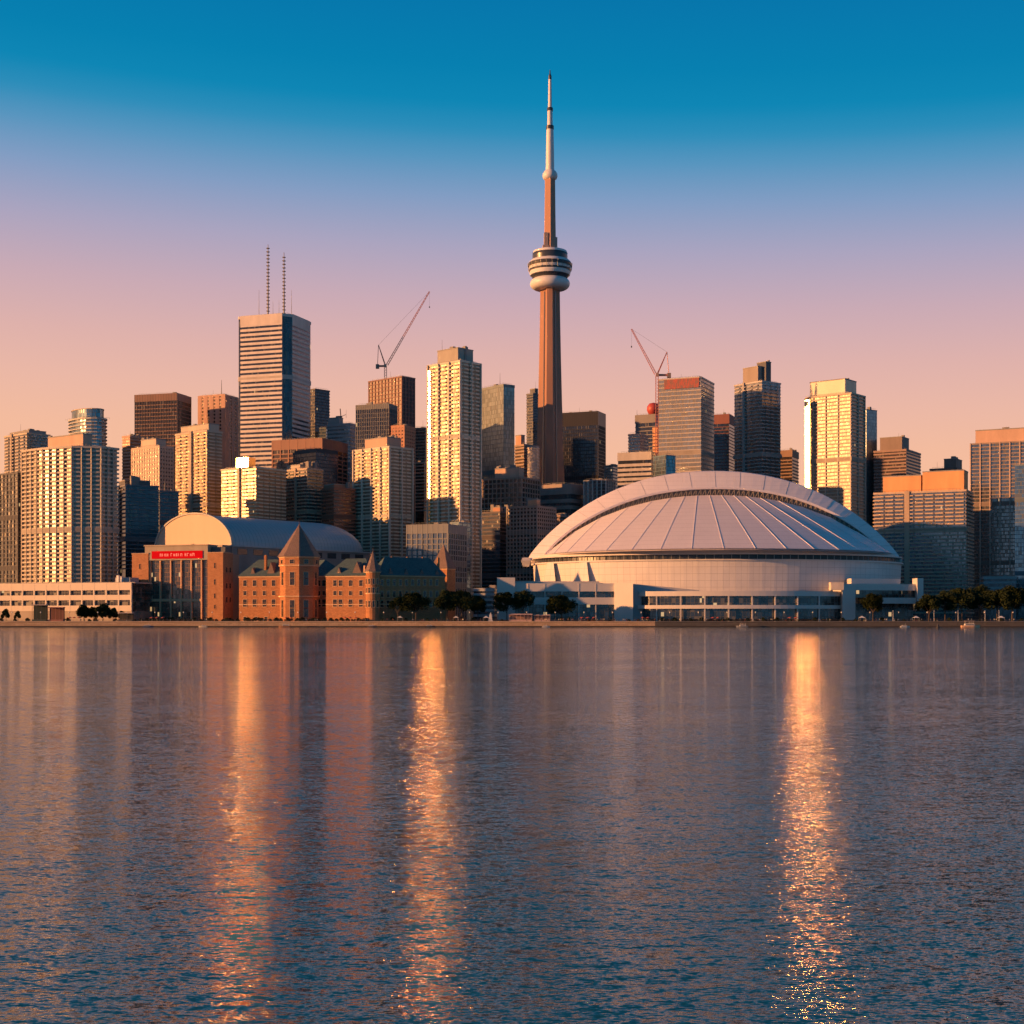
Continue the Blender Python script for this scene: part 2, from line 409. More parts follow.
for xa, xb, lab, cf, cc in ((-2600, xq, 'stone quay wall with sunlit warmth in its colour under the brick fronts, left of the stadium stair block', stone_mat((.50, .33, .20), (.62, .42, .27)), wall((.58, .41, .28))),
                    (xq, 2600, 'quay wall with shade painted into its colour along the right half of the waterfront', stone_mat((.10, .09, .085), (.13, .115, .105), 6, 1.4), wall((.17, .15, .14)))):
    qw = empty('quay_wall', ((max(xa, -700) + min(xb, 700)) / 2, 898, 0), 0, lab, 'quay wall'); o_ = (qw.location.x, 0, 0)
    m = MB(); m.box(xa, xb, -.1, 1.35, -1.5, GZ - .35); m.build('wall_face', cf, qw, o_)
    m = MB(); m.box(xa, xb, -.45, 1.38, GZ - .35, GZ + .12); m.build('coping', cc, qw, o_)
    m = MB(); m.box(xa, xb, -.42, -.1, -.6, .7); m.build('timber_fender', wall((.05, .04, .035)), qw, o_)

# ------------------------------------------------------------------ the tall tower with the pod
CND = 1435.0
def cn():
    cx = WX(550, CND); u = CND / F
    def Z(py): return WZ(py, CND) - GZ
    root = empty('observation_tower', (cx, CND, GZ), R(4), 'very tall tapering concrete tower with round white pod and needle mast', 'tower')
    conc = wall((.38, .205, .145), .8, .18, .05); white = metal((.72, .70, .70), .45); dark = metal((.05, .055, .07), .3)
    def ysec(rf, wf, rc, z):
        pts = []
        for k in range(3):
            th = R(-97 + 120 * k)
            for dth, rr, off in ((0, rf, -wf), (0, rf, wf)):
                d = Vector((math.cos(th), math.sin(th))); n = Vector((-d.y, d.x)); p = d * rr + n * off; pts.append((p.x, p.y, z))
            th2 = th + R(60); d = Vector((math.cos(th2), math.sin(th2))); n = Vector((-d.y, d.x))
            for off in (-rc * .42, rc * .42):
                p = d * rc + n * off; pts.append((p.x, p.y, z))
        return pts
    prof = [(612, 23, 4.4, 9.5), (560, 18.5, 4.0, 8.8), (520, 16.2, 3.7, 8.2), (482, 14.6, 3.5, 7.8), (440, 13.2, 3.3, 7.2), (400, 12.0, 3.1, 6.8), (360, 11.0, 2.9, 6.4), (320, 10.2, 2.7, 6.0), (286, 9.7, 2.6, 5.7)]
    m = MB(); m.loft([ysec(r * u, w * u, rc * u, max(0, Z(y))) for y, r, w, rc in prof]); m.build('shaft', conc, root)
    m = MB()      # lift shaft glazing running up the grooves
    for k in range(3):
        th = R(-97 + 60 + 120 * k); d = Vector((math.cos(th), math.sin(th)))
        m.loft([[(d.x * r * u + sx_ * 1.0 * -d.y * u, d.y * r * u + sx_ * 1.0 * d.x * u, Z(y)) for sx_, r in ((-1, rc - .6), (-1, rc + .55), (1, rc + .55), (1, rc - .6))] for y, rc in ((600, 9.3), (482, 7.8), (400, 6.8), (320, 6.0), (292, 5.7))])
    m.build('lift_glazing', metal((.10, .09, .09), .25), root)
    def lt(name, prof, mat, n=64, smooth=False):
        m = MB(); m.lathe([(r * u, Z(y)) for r, y in prof], n); o = m.build(name, mat, root, smooth=smooth); return o
    lt('radome', [(8, 289.6)] + [(13.3 + 6.6 * math.cos(R(t)), 284 - 5.7 * math.sin(R(t))) for t in range(-85, 90, 10)] + [(8, 278.2)], white, smooth=True)
    lt('lower_deck', [(14, 279), (17.5, 278), (19.2, 275.6), (14, 275.4)], dark)
    lt('deck_band', [(14, 275.8), (19.8, 275.6), (20.6, 273), (20.2, 271.6), (14, 271.5)], white)
    lt('deck_glazing', [(14, 271.8), (20.9, 271.6), (21.3, 270), (14, 269.8)], dark)
    lt('deck_band', [(14, 270), (20.6, 269.9), (21.2, 268.2), (20.6, 266.9), (14, 266.8)], white)
    lt('deck_glazing', [(14, 267), (22.0, 266.8), (22.4, 265), (21.4, 263.8), (14, 263.7)], dark)
    lt('deck_band', [(12, 264), (21.6, 263.7), (20.4, 262), (18.6, 260.4), (12, 260.2)], white)
    lt('upper_glazing', [(12, 260.5), (17.4, 260.4), (17.6, 256), (17.2, 254), (12, 253.8)], dark)
    lt('upper_roof', [(10, 254), (17.6, 253.9), (16.8, 251.6), (14, 250.6), (6, 250.2), (6, 252)], white)
    for k in range(24):
        th = 2 * math.pi * k / 24; m = MB(); rr = 21.6 * u
        m.tube((rr * math.cos(th), rr * math.sin(th), Z(271.2)), (rr * 1.035 * math.cos(th), rr * 1.035 * math.sin(th), Z(263.8)), .2, 5); m.build('deck_strut', metal((.22, .2, .2), .4), root)
    m = MB(); m.loft([[(r * u * math.cos(R(a + 30)), r * u * math.sin(R(a + 30)), Z(y)) for a in range(0, 360, 60)] for r, y in ((6.6, 252), (6.0, 215), (5.6, 178))]); m.build('upper_shaft', wall((.48, .26, .18), .8, .08, .05), root)
    m = MB(); m.box(-7.6 * u, -2 * u, -6.4 * u, 0, Z(251), Z(246.4)); m.box(-6.3 * u, -2.5 * u, -6.2 * u, 0, Z(246.4), Z(234)); m.build('service_cabin', wall((.42, .30, .24)), root)
    m = MB(); m.box(3.4 * u, 7 * u, -4 * u, 2 * u, Z(251), Z(238)); m.build('service_cabin', wall((.3, .27, .25)), root)
    lt('sky_pod', [(4.5, 180), (6.6, 179), (7.6, 176.6), (7.4, 174), (5.8, 171.4), (4.2, 170.2)], white, 32, True)
    lt('mast', [(4.3, 171), (4.0, 150), (3.5, 129)], white, 20)
    lt('mast_collar', [(3.9, 129.5), (3.9, 126), (2.6, 126)], dark, 20)
    lt('mast', [(2.7, 126.5), (2.5, 110.5)], white, 16)
    lt('mast_collar', [(3.0, 111), (3.0, 108), (2, 108)], dark, 16)
    lt('mast', [(1.9, 108.5), (1.5, 79)], white, 12)
    lt('mast_tip', [(1.6, 79.5), (1.6, 76), (.7, 74), (.45, 70)], dark, 12)
    FOOT.append(('CN', [(cx - 18, CND - 18), (cx + 18, CND - 18), (cx + 18, CND + 18), (cx - 18, CND + 18)]))
cn()

# ------------------------------------------------------------------ stadium
def stadium():
    D0 = 1060.0; u = D0 / F; X0 = WX(714, D0)
    root = empty('domed_stadium', (X0, D0, GZ), 0, 'huge white domed stadium with a ribbed sail-like roof and curved arch', 'stadium')
    def Z(py, D=D0): return WZ(py, D) - GZ
    t = NT('white roof membrane'); o = t.obj(); n1 = t.noise(t.scale(o, (1, 1, 2)), .06, 4); so = t.n('ShaderNodeSeparateXYZ'); t.l(o, so.inputs[0])
    st = t.noise(t.scale(o, (1.4, .1, .05)), 1.0, 3)                        # rain streaks running down the slope
    zl = t.math('LESS_THAN', t.math('FRACT', t.math('MULTIPLY', so.outputs[2], .31)), .07)
    t.P(base=t.mix(t.math('MULTIPLY', zl, .35), t.mix(t.math('ADD', t.math('MULTIPLY', n1, .5), t.math('MULTIPLY', st, .5)), (.70, .63, .65), (.92, .85, .86)), (.45, .42, .42)), rough=.5); roof = t.m
    t = NT('cast wall panels'); o = t.obj(); s = t.n('ShaderNodeSeparateXYZ'); t.l(o, s.inputs[0])
    an = t.math('ARCTAN2', s.outputs[1], s.outputs[0]); fr1 = t.math('FRACT', t.math('MULTIPLY', an, 26.0)); fz = t.math('FRACT', t.math('MULTIPLY', s.outputs[2], .22))
    ln = t.math('MAXIMUM', t.math('LESS_THAN', fr1, .035), t.math('LESS_THAN', fz, .04))
    n1 = t.noise(o, .1, 4)
    t.P(base=t.mix(ln, t.mix(n1, (.60, .56, .54), (.76, .71, .68)), (.40, .37, .35)), rough=.65); drum = t.m
    white = wall((.62, .58, .55), .6, .06); dark = metal((.045, .05, .06), .3); steel = metal((.2, .2, .21), .5)
    N = 56
    def prof(x, W, H, p, q): return H * max(0.0, 1 - min(1, abs(x) / W) ** p) ** q
    Rd = 182 * u
    # --- arch band: outer edge on the far side, inner edge nearer
    Wo, Ho, Wi, Hi = 186 * u, 88 * u, 173 * u, 72.5 * u; ze = Z(560)
    segs = 22
    def arc(tt): return math.copysign(1 - (1 - abs(tt)) ** 1.6, tt)
    m = MB(); v = []; k = 60
    for i in range(k + 1):
        s_ = math.sin((i / k - .5) * math.pi)
        xo, xi = s_ * Wo, s_ * Wi
        zo = ze + prof(xo, Wo, Ho, 2.2, .85); zi = ze + prof(xi, Wi, Hi, 2.2, .78)
        # vertices: inner front, outer front, outer back, inner back
        v.append([(xi, -9, zi - .4), (xo * .998, -4.0, zo), (xo, 0, zo + .9), (xo, 18, zo + .6), (xi, 6, zi - 3.0), (xi * .994, -8.6, zi - 1.8)])
    m.loft(v); m.build('roof_arch', roof, root)
    # seams of the arch band
    m = MB()
    for j in range(1, segs):
        s_ = math.sin((j / segs - .5) * math.pi * .96)
        xo, xi = s_ * Wo, s_ * Wi
        m.tube((xi, -9.05, ze + prof(xi, Wi, Hi, 2.2, .78) - .3), (xo, -4.05, ze + prof(xo, Wo, Ho, 2.2, .85)), .08, 4)
    m.build('arch_seam', metal((.25, .24, .25), .6), root)
    # barrel panel roof sloping away behind the arch
    m = MB(); v = []
    for i in range(k + 1):
        s_ = math.sin((i / k - .5) * math.pi); xo = s_ * Wo * .985
        zo = ze + prof(xo, Wo * .985, Ho * .985, 2.2, .85)
        v.append([(xo, 2, ze - 4), (xo, 2, zo), (xo * .93, 70, ze + (zo - ze) * .93), (xo * .62, 128, ze + (zo - ze) * .4), (xo * .6, 130, ze - 4)])
    m.loft(v); m.build('rear_roof', roof, root)
    # truss wall set back under the arch
    m = MB(); v = []
    for i in range(k + 1):
        s_ = math.sin((i / k - .5) * math.pi); xi = s_ * Wi * .985; zi = ze + prof(xi, Wi * .985, Hi * .985, 2.2, .78)
        v.append([(xi, -6.5, ze - 3), (xi, -6.5, zi), (xi, 1, zi), (xi, 1, ze - 3)])
    m.loft(v); m.build('truss_wall', metal((.13, .12, .11), .6), root)
    m = MB()
    for j in range(-34, 35):
        xi = j * 3.55; xj = xi + 3.55
        if abs(xj) > Wi * .95 or abs(xi) > Wi * .95: continue
        z0 = ze + prof(xi, Wi * .985, Hi * .985, 2.2, .78); z1 = ze + prof(xj, Wi * .985, Hi * .985, 2.2, .78)
        m.tube((xi, -7.0, z0 - 7.5), (xj, -7.0, z1 - .6), .28, 4); m.tube((xi, -7.0, z0 - .6), (xi, -7.0, z0 - 7.8), .3, 4)
    m.build('truss', metal((.42, .34, .26), .6), root)
    # --- front quarter dome: panels run from the eave up to the ridge under the arch
    a = 171 * u; b = 112; zE = Z(556, D0 - 100); zE = Z(556)
    np_ = 19; Wr, Hr = 166 * u, 60 * u
    def gs(s_): return .44 * s_ + .56 * s_ * abs(s_) ** 4
    def ridge(s_):
        x = gs(s_) * Wr; return Vector((x, -7.6, zE + prof(x, Wr, Hr, 2.2, .80)))
    def eave(s_): return Vector((a * s_, -8 - b * math.sqrt(max(0, 1 - s_ * s_)), zE))
    eds = [math.sin(R(-90 + 180 * i / np_)) for i in range(np_ + 1)]
    # seams seen in the photo are evenly wide near the middle
    for i in range(np_):
        s0, s1 = eds[i], eds[i + 1]; m = MB(); rows = []
        kk = 8; sub = 3
        vs = []; fs = []
        for r_ in range(kk + 1):
            tt = r_ / kk
            for q_ in range(sub + 1):
                ss = s0 + (s1 - s0) * q_ / sub
                e0 = eave(s0).lerp(eave(s1), q_ / sub); r0 = ridge(s0).lerp(ridge(s1), q_ / sub)
                p = e0.lerp(r0, tt); p.z += .8 * math.sin(math.pi * tt) * math.sqrt(max(0, 1 - ss * ss)) ; vs.append(p)
        for r_ in range(kk):
            for q_ in range(sub):
                i0 = r_ * (sub + 1) + q_; fs.append([i0, i0 + 1, i0 + sub + 2, i0 + sub + 1])
        nb = len(vs); vs += [v_ - Vector((0, -.5, 1.0)) for v_ in vs]; fs += [[nb + j for j in f_][::-1] for f_ in fs]
        m.add(vs, fs); m.build('roof_panel', roof, root)
        if i:
            m = MB(); pts = []
            for r_ in range(kk + 1):
                p = eave(s0).lerp(ridge(s0), r_ / kk); p.z += .8 * math.sin(math.pi * r_ / kk) * math.sqrt(max(0, 1 - s0 * s0)) + .08; pts.append(p)
            for r_ in range(kk): m.tube(pts[r_], pts[r_ + 1], .2, 4)
            m.build('roof_rib', roof, root)
    # --- eave ring, dark gallery and drum
    def ring(name, r0, r1, z0, z1, mat, n=96, yo=0, sq=.86, r2=None, r3=None):
        r2 = r1 if r2 is None else r2
        m = MB(); rings = []
        for rr, z in ((r0, z0), (r1, z0), (r2, z1), (r0, z1)):
            rings.append([(rr * math.cos(2 * math.pi * i / n), -8 + (rr * math.sin(2 * math.pi * i / n)) * sq + yo, z) for i in range(n)])
        m.loft(rings, cap=False); m.add([], []); return m.build(name, mat, root)
    ring('eave_ring', 20, 175 * u, zE - 2.3, zE - .3, white, sq=.72)
    ring('eave_ring', 20, 182 * u, zE - 3.2, zE - 2.3, white, sq=.72)
    ring('gallery', 20, 176 * u, Z(565), zE - 3.1, dark, sq=.72)
    pm = None
    for i in range(72):
        th = math.pi + math.pi * (i + .5) / 72; rr = 179 * u
        x_, y_ = rr * math.cos(th), -8 + rr * .72 * math.sin(th)
        if pm is None:
            m = MB(); m.box(-.16, .16, -.3, .3, Z(566), zE - 3.0); pm = m.build('gallery_post', metal((.3, .3, .3)), root, loc=(x_, y_, 0))
        else: put(pm, (x_, y_, 0), root)
    ring('drum', 20, 178 * u, 0, Z(565), drum, sq=.72, r2=181 * u)
    ring('drum_coping', 20, 183 * u, Z(566), Z(564.6), white, sq=.72)
    # corner bearings at both ends of the arch
    for sgn in (-1, 1):
        m = MB(); x_ = sgn * 184 * u
        m.loft([[(x_ - 3 + dx, -6 + dy, z) for dx, dy in ((-w_, -w_), (w_, -w_), (w_, w_), (-w_, w_))] for w_, z in ((2.2, Z(567)), (3.6, Z(561)), (2.6, Z(558)))])
        m.build('arch_bearing', white, root)
    # --- trapezoid fins on the left, shaped after the shadows on the drum
    for px in (556, 586):
        m = MB(); s_ = (px - 714) / 181.0; yc = -8 - 181 * u * .72 * math.sqrt(1 - s_ * s_)
        x_ = (px - 714) * u
        # a leaning shadow fin standing out of the drum
        m.add([(x_ - 11, yc + 6, Z(585)), (x_ - 2, yc - 3.0, Z(585)), (x_ - 3, yc + 10, Z(585)), (x_ - 8, yc + 6, Z(566)), (x_ - 3.4, yc + .6, Z(566)), (x_ - 3, yc + 10, Z(566))],
              [[0, 1, 4, 3], [1, 2, 5, 4], [2, 0, 3, 5], [3, 4, 5], [2, 1, 0]])
        m.build('shadow_fin', drum, root)
    # --- podium: white block pier, curved balconies, wings
    Df = 942.0; uf = Df / F; yf = Df - D0
    def px2x(px, D=Df): return WX(px, D) - X0
    def zf(py, D=Df): return WZ(py, D) - GZ
    gl = glass(tint=(.10, .11, .12), fh=3.0, cw=2.4, curt=.18, lit=.012, tilt=.05)
    # stair block with the sunlit face
    m = MB(); m.prism([(px2x(614.5), yf + 3), (px2x(632.5), yf - 4), (px2x(634), yf + 26), (px2x(617), yf + 26)], 0, zf(583.2)); m.build('stair_block', white, root)
    # sloping flank behind it, its shade painted in as blue-grey
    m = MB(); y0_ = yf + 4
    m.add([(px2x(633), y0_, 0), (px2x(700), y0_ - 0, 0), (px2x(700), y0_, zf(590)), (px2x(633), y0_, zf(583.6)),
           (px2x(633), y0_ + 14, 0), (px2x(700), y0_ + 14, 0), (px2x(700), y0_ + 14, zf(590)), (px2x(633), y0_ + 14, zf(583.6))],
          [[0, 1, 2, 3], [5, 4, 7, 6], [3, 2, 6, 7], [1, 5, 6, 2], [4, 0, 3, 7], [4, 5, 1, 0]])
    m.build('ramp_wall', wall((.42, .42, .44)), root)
    # curved concourse, bands and glass, centre stretch
    def curved(name, px0, px1, py0, py1, mat, bulge, back, n=28, rnd=True):
        m = MB(); xa, xb = px2x(px0), px2x(px1); pts = []
        for i in range(n + 1):
            t_ = i / n; x_ = xa + (xb - xa) * t_
            yy = yf - bulge * (1 - (2 * t_ - 1) ** 2) - (2.5 if 0 < i < n or not rnd else 0)
            pts.append((x_, yy + 2.5))
        pts += [(xb, yf + back), (xa, yf + back)]
        m.prism(pts, max(0, zf(py1)), zf(py0)); return m.build(name, mat, root)
    curved('concourse_band', 639, 841, 591.4, 596.3, white, 17, 16)
    curved('concourse_glazing', 642, 841, 596.3, 605.2, gl, 14.5, 16)
    curved('concourse_band', 638, 842, 605.2, 608.8, white, 17.5, 16)
    curved('ground_glazing', 643, 841, 608.8, 619, gl, 14, 16)
    for px in range(656, 836, 23):
        t_ = (px2x(px) - px2x(640)) / (px2x(841) - px2x(640)); yy = yf - 16.6 * (1 - (2 * t_ - 1) ** 2)
        m = MB(); m.box(px2x(px) - .4, px2x(px) + .4, yy, yy + .9, 0, zf(592)); m.build('column', white, root)
    # left wing
    def blk(name, pa, pb, py0, py1, mat, d0=0, d1=14, D=Df, sk=0.0):
        xa, xb = px2x(pa, D), px2x(pb, D); e = sk * (xb - xa); y0, y1 = D - D0 + d0, D - D0 + d1
        if sk: y0 += sk * (xa - px2x(841, D))
        m = MB(); m.prism([(xa, y0), (xb, y0 + e), (xb, y1 + e), (xa, y1)], max(0, WZ(py1, D) - GZ), WZ(py0, D) - GZ); return m.build(name, mat, root)
    DL = 945.0
    blk('wing_block', 497, 515, 577.5, 620, white, 0, 30, DL)
    blk('wing_wall', 515, 614.4, 583.2, 591.4, white, 2, 30, DL)
    blk('wing_glazing', 515.2, 614.2, 591.4, 597.4, gl, 4.5, 29, DL)
    blk('wing_wall', 515.1, 614.3, 597.4, 604.5, white, 1.5, 30, DL)
    blk('wing_glazing', 515.3, 614.1, 604.5, 620, gl, 5, 29, DL)
    blk('wing_roof', 499, 600, 581, 583.2, wall((.5, .48, .46)), 8, 40, DL)
    for px in (528, 545, 562, 579, 596): 
        m = MB(); m.box(px2x(px, DL) - .3, px2x(px, DL) + .3, DL - D0 + 1.8, DL - D0 + 2.6, 0, zf(583.3)); m.build('column', white, root)
    # right side
    blk('stair_block', 841.5, 855.5, 583.8, 620, white, -3, 26, sk=.34)
    blk('lit_panel', 828.5, 841.2, 582.6, 590.2, wall((.75, .62, .5), .4), -7.5, -1)  # orange glow on this panel is painted in as a pale warm colour
    blk('wing_wall', 855.6, 925, 583.6, 590.0, white, 2, 28, sk=.34)
    blk('wing_glazing', 855.7, 924, 590.0, 597.4, gl, 4, 27, sk=.34)
    blk('wing_wall', 868, 924.5, 597.4, 603.4, white, 1, 28, sk=.34)
    blk('wing_glazing', 855.9, 923, 603.4, 620, gl, 5, 27, sk=.34)
    blk('wing_block', 925.1, 932, 577.4, 610, white, -1, 30, sk=.34)
    blk('upper_terrace', 857, 912, 577.8, 583.6, white, 12, 40, sk=.34)
    FOOT.append(('stadium', [(X0 + 139 * math.cos(t_ / 12 * 6.283), D0 - 8 + 100 * math.sin(t_ / 12 * 6.283)) for t_ in range(12)]))
stadium()

# ------------------------------------------------------------------ skyline
ORG = (.55, .36, .24); CRM = (.52, .43, .34); WHT = (.66, .62, .56); GRY = (.34, .33, .33); DGR = (.16, .16, .17); BRN = (.20, .12, .09); SAL = (.52, .33, .25); BLU = (.14, .2, .24)
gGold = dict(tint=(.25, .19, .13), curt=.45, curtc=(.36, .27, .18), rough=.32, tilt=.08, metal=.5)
gBlue = dict(tint=(.20, .28, .33), curt=.15, rough=.12)
gDark = dict(tint=(.07, .08, .10), curt=.10, rough=.15)
gGrey = dict(tint=(.22, .24, .26), curt=.22, rough=.18)
gBrown = dict(tint=(.11, .08, .07), curt=.12, rough=.2)
salm = wall((.55, .36, .27)); crm = wall(CRM); gryw = wall(GRY); dkw = wall((.12, .12, .13)); brnw = wall((.32, .17, .11))

def chamf(c):
    def f(w1, d2): return [(-w1, 0), (-c, 0), (0, c), (0, d2), (-w1, d2)]
    return f
def rounded(r, which='r'):
    def f(w1, d2):
        p = []
        if which in ('l', 'b'): p += [(-w1 + r - r * math.sin(R(90 - t)) if False else -w1 + r - r * math.cos(R(t)), r - r * math.sin(R(t))) for t in range(0, 91, 15)]
        else: p += [(-w1, 0)]
        if which in ('r', 'b'): p += [(-r + r * math.sin(R(t)), r - r * math.cos(R(t))) for t in range(0, 91, 15)]
        else: p += [(0, 0)]
        return p + [(0, d2), (-w1, d2)]
    return f
def bowed(bl, c):
    def f(w1, d2):
        p = [(-w1, 6)]
        for i in range(9):
            t = i / 8; x = -w1 + 1.5 + (w1 - c - 1.5) * t; p.append((x, -bl * math.sin(math.pi * (t * .8 + .2)) + 1.0))
        p += [(0, c)]
        return p + [(0, d2), (-w1, d2)]
    return f
def oval(n=20):
    def f(w1, d2): return [(-w1 / 2 + w1 / 2 * 1.0 * math.cos(2 * math.pi * i / n - 1.6), d2 / 2 + d2 / 2 * math.sin(2 * math.pi * i / n - 1.6)) for i in range(n)]
    return f

BT, OT = 'apartment_tower', 'office_tower'
# ---- left cluster
tower(BT, 'dark grey slab tower cut off by the left edge of the photo', -34, 18, 23, 473, 582, 1090, 33, fh=3.2, rh=.8, out=.4, ringc=(.10, .10, .11), g=gDark, pier=(4.2, .7, .6, (.13, .12, .12)), w2=30)
tower(BT, 'slim balcony tower with thin overhanging roof slab at the far left', 4.5, 27, 50, 433, 476, 1360, 42, bay=(6, 2.5, 1.5, .2), rh=1.2, ringc=CRM, g=gGrey, seg='balcony',
      crowns=[(10, 30, 46, 430, None, gryw)])
f = tower(BT, 'round glass-crowned balcony tower behind the broad curved gold tower', 62, 90, 113.5, 417, 447, 1310, 40, polyfn=oval(), bay=None, out=1.2, rh=.9, ringc=(.5, .47, .42), g=gBlue, seg='balcony', units=0)
m = MB(); w_, d_ = f.w1, f.d2
m.prism([(-w_ / 2 + w_ * .44 * math.cos(2 * math.pi * i / 20), d_ / 2 + d_ * .44 * math.sin(2 * math.pi * i / 20)) for i in range(20)], f.H, f.z(407)); m.build('glass_or_glint_crown', glass(fh=4.0, **gBlue), f.r, f.off)
m = MB(); m.prism([(-w_ / 2 + w_ * .455 * math.cos(2 * math.pi * i / 20), d_ / 2 + d_ * .455 * math.sin(2 * math.pi * i / 20)) for i in range(20)], f.z(407.5), f.z(406.6)); m.build('coping', crm, f.r, f.off)
tower(BT, 'broad curved golden balcony tower with salmon roof box, nearest at left', 24.5, 84, 117, 445, 583, 1045, 36, polyfn=bowed(5, 15), fins=True, out=1.15, rh=1.25, ringc=(.50, .43, .35), g=dict(tint=(.26, .24, .20), curt=.45, rough=.30, tilt=.10, metal=.45), seg='balcony',
      crowns=[(48, 83, 92, 433.5, None, salm, 6)], units=2, fh=3.15)
tower(BT, 'narrow pinkish tower between the curved gold tower and black office', 122.5, 130, 133.5, 436, 486, 1400, 35, ringc=SAL, g=gBrown, rh=1.6, w2=18)
tower(BT, 'dark balcony block with an orange sunlit end, left of the vaulted arena', 117, 125.5, 158.5, 485, 556, 1140, 60, bay=(5, 2, 1.2, .2), rh=.9, ringc=(.20, .20, .22), g=gDark, seg='balcony', crowns=[(119, 125, 150, 480, None, dkw)])
tower(BT, 'lower dark blue block beside the dark balcony block', 156, 160, 178.5, 491, 530, 1230, 62, ringc=(.16, .17, .2), g=gDark, rh=.9, out=.6, units=1)
tower(OT, 'beige stepped office tower below the black office block', 132, 159.5, 173, 446, 484, 1290, 36, fh=3.6, rh=2.0, out=.3, ringc=(.60, .46, .36), g=dict(tint=(.2, .17, .15), curt=.2, rough=.25), pier=(3.4, 1.3, .55, (.6, .46, .36)), crowns=[(141, 156, 166, 438.5, None, wall((.6, .46, .36)))])
tower(OT, 'black-brown flat-topped office block with thin red floor lines', 134.8, 177, 191, 393.5, 437, 1470, 16, fh=3.9, rh=.9, out=.25, ringc=(.20, .10, .08), g=gBrown, topband=7, pier=(3.0, .35, .4, (.09, .06, .05)), units=4, wallr=.4)
tower(OT, 'salmon stone tower with single thin mast left of the white striped tower', 200, 223.5, 237.5, 394.5, 440, 1520, 24, fh=3.8, rh=1.7, ringc=SAL, g=gBrown, pier=(8.5, 5.2, .5, (.50, .30, .23)), antenna=[(221.5, 380, .5)], units=1)
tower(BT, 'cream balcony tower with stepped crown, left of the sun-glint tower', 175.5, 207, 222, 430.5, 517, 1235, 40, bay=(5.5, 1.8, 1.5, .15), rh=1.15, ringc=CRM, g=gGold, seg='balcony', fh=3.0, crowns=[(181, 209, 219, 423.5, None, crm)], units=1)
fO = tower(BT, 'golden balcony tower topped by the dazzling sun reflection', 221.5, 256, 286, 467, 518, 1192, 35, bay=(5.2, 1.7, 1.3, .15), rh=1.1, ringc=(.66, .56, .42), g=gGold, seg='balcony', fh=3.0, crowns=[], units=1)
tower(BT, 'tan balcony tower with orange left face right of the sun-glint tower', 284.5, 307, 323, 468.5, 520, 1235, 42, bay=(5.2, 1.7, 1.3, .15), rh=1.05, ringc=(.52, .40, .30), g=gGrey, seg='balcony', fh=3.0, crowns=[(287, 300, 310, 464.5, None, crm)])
# white striped office tower with masts
def fcp_ring(w1, d2):
    c = 7.5; e = 3.0; o = .5
    return [(-w1 + e, -o), (-c, -o), (-c, c * .2), (-.5, 7.0), (o, 7.0), (o, d2 - e), (-e, d2 + o), (-w1 + e, d2 + o), (-w1 + e, d2 - e), (-w1 - o, d2 - e), (-w1 - o, e), (-w1 + e, e)]
def fcp_body(w1, d2): return [(-w1, 1.2), (-w1 + 1.2, 0), (-7.4, 0), (-.2, 6.9), (0, d2), (-w1, d2)]
fP = tower(OT, 'tallest white striped office tower with dark corner and twin masts', 238, 289, 310.5, 313.5, 456, 1400, 19, fh=4.55, rh=2.45, ringc=(.66, .58, .53), g=dict(tint=(.10, .10, .12), curt=.1, rough=.15), polyfn=fcp_body, ringpoly=fcp_ring, seg='stone_band',
      antenna=[(268, 244.5, .85), (284, 252.5, .85), (259, 290, .3), (291.5, 290, .3), (273, 301, .25), (279, 300, .25)], units=3, topband=0)
m = MB(); m.prism(offset_poly(fcp_ring(fP.w1, fP.d2), .1), fP.H - 9, fP.H + .9); m.build('crown_band', wall((.66, .58, .53)), fP.r, fP.off)
tower(OT, 'thin dark tower just right of the white striped tower', 310.5, 315, 319.5, 389, 436, 1500, 42, ringc=(.12, .11, .12), g=gDark, rh=1.0, w2=20, units=0)
tower(OT, 'broad red-brown office block with dark windows below the striped tower', 272.5, 322, 347, 438.5, 490, 1330, 22, fh=4, rh=1.3, ringc=(.30, .16, .12), g=gBrown, topband=9, pier=(9, 1.2, .6, (.34, .18, .13)))
tower(OT, 'black glass cube standing before the red-brown office block', 293, 316, 337.5, 449, 490, 1275, 42, ringc=(.05, .06, .07), g=gDark, rh=.5, out=.15, topband=3, units=0)
tower(OT, 'low rust-red block with dark window strips left of the cream twin-stack tower', 322, 334, 355, 488, 522, 1215, 52, ringc=(.26, .12, .08), g=gBrown, rh=1.6, out=.4, units=1, crowns=[(324, 334, 346, 484, None, brnw)])
fT = tower(OT, 'light grey banded office block under a small roof crane', 327.5, 350, 358, 423.5, 470, 1440, 24, fh=4, rh=2.2, ringc=(.40, .37, .38), g=gGrey, seg='stone_band', crowns=[(328, 339, 343, 417.5, None, gryw)], units=1)
tower(OT, 'small dark teal block left of the light grey banded office', 319.5, 326, 329, 428, 440, 1480, 18, ringc=(.16, .2, .21), g=gBlue, rh=.8, w2=22, units=1)
tower(OT, 'dark glass office tower with vertical fins below the unfinished tower', 356, 389, 397, 404, 470, 1300, 20, fh=3.9, rh=.5, out=.2, ringc=(.2, .2, .2), g=gDark, pier=(1.9, .35, .5, (.24, .23, .22)), topband=4, units=4)
fV = tower('unfinished_tower', 'unfinished open-frame concrete tower beneath the tall left crane', 369, 402, 414.5, 376.5, 425, 1375, 42, fh=3.8, rh=.7, out=.6, ringc=(.26, .14, .12), g=dict(tint=(.08,.05,.05), curt=.3, curtc=(.2,.1,.09), rough=.4, metal=.2), pier=(4.6, .8, .7, (.28, .15, .125)), units=0, seg='floor_slab')
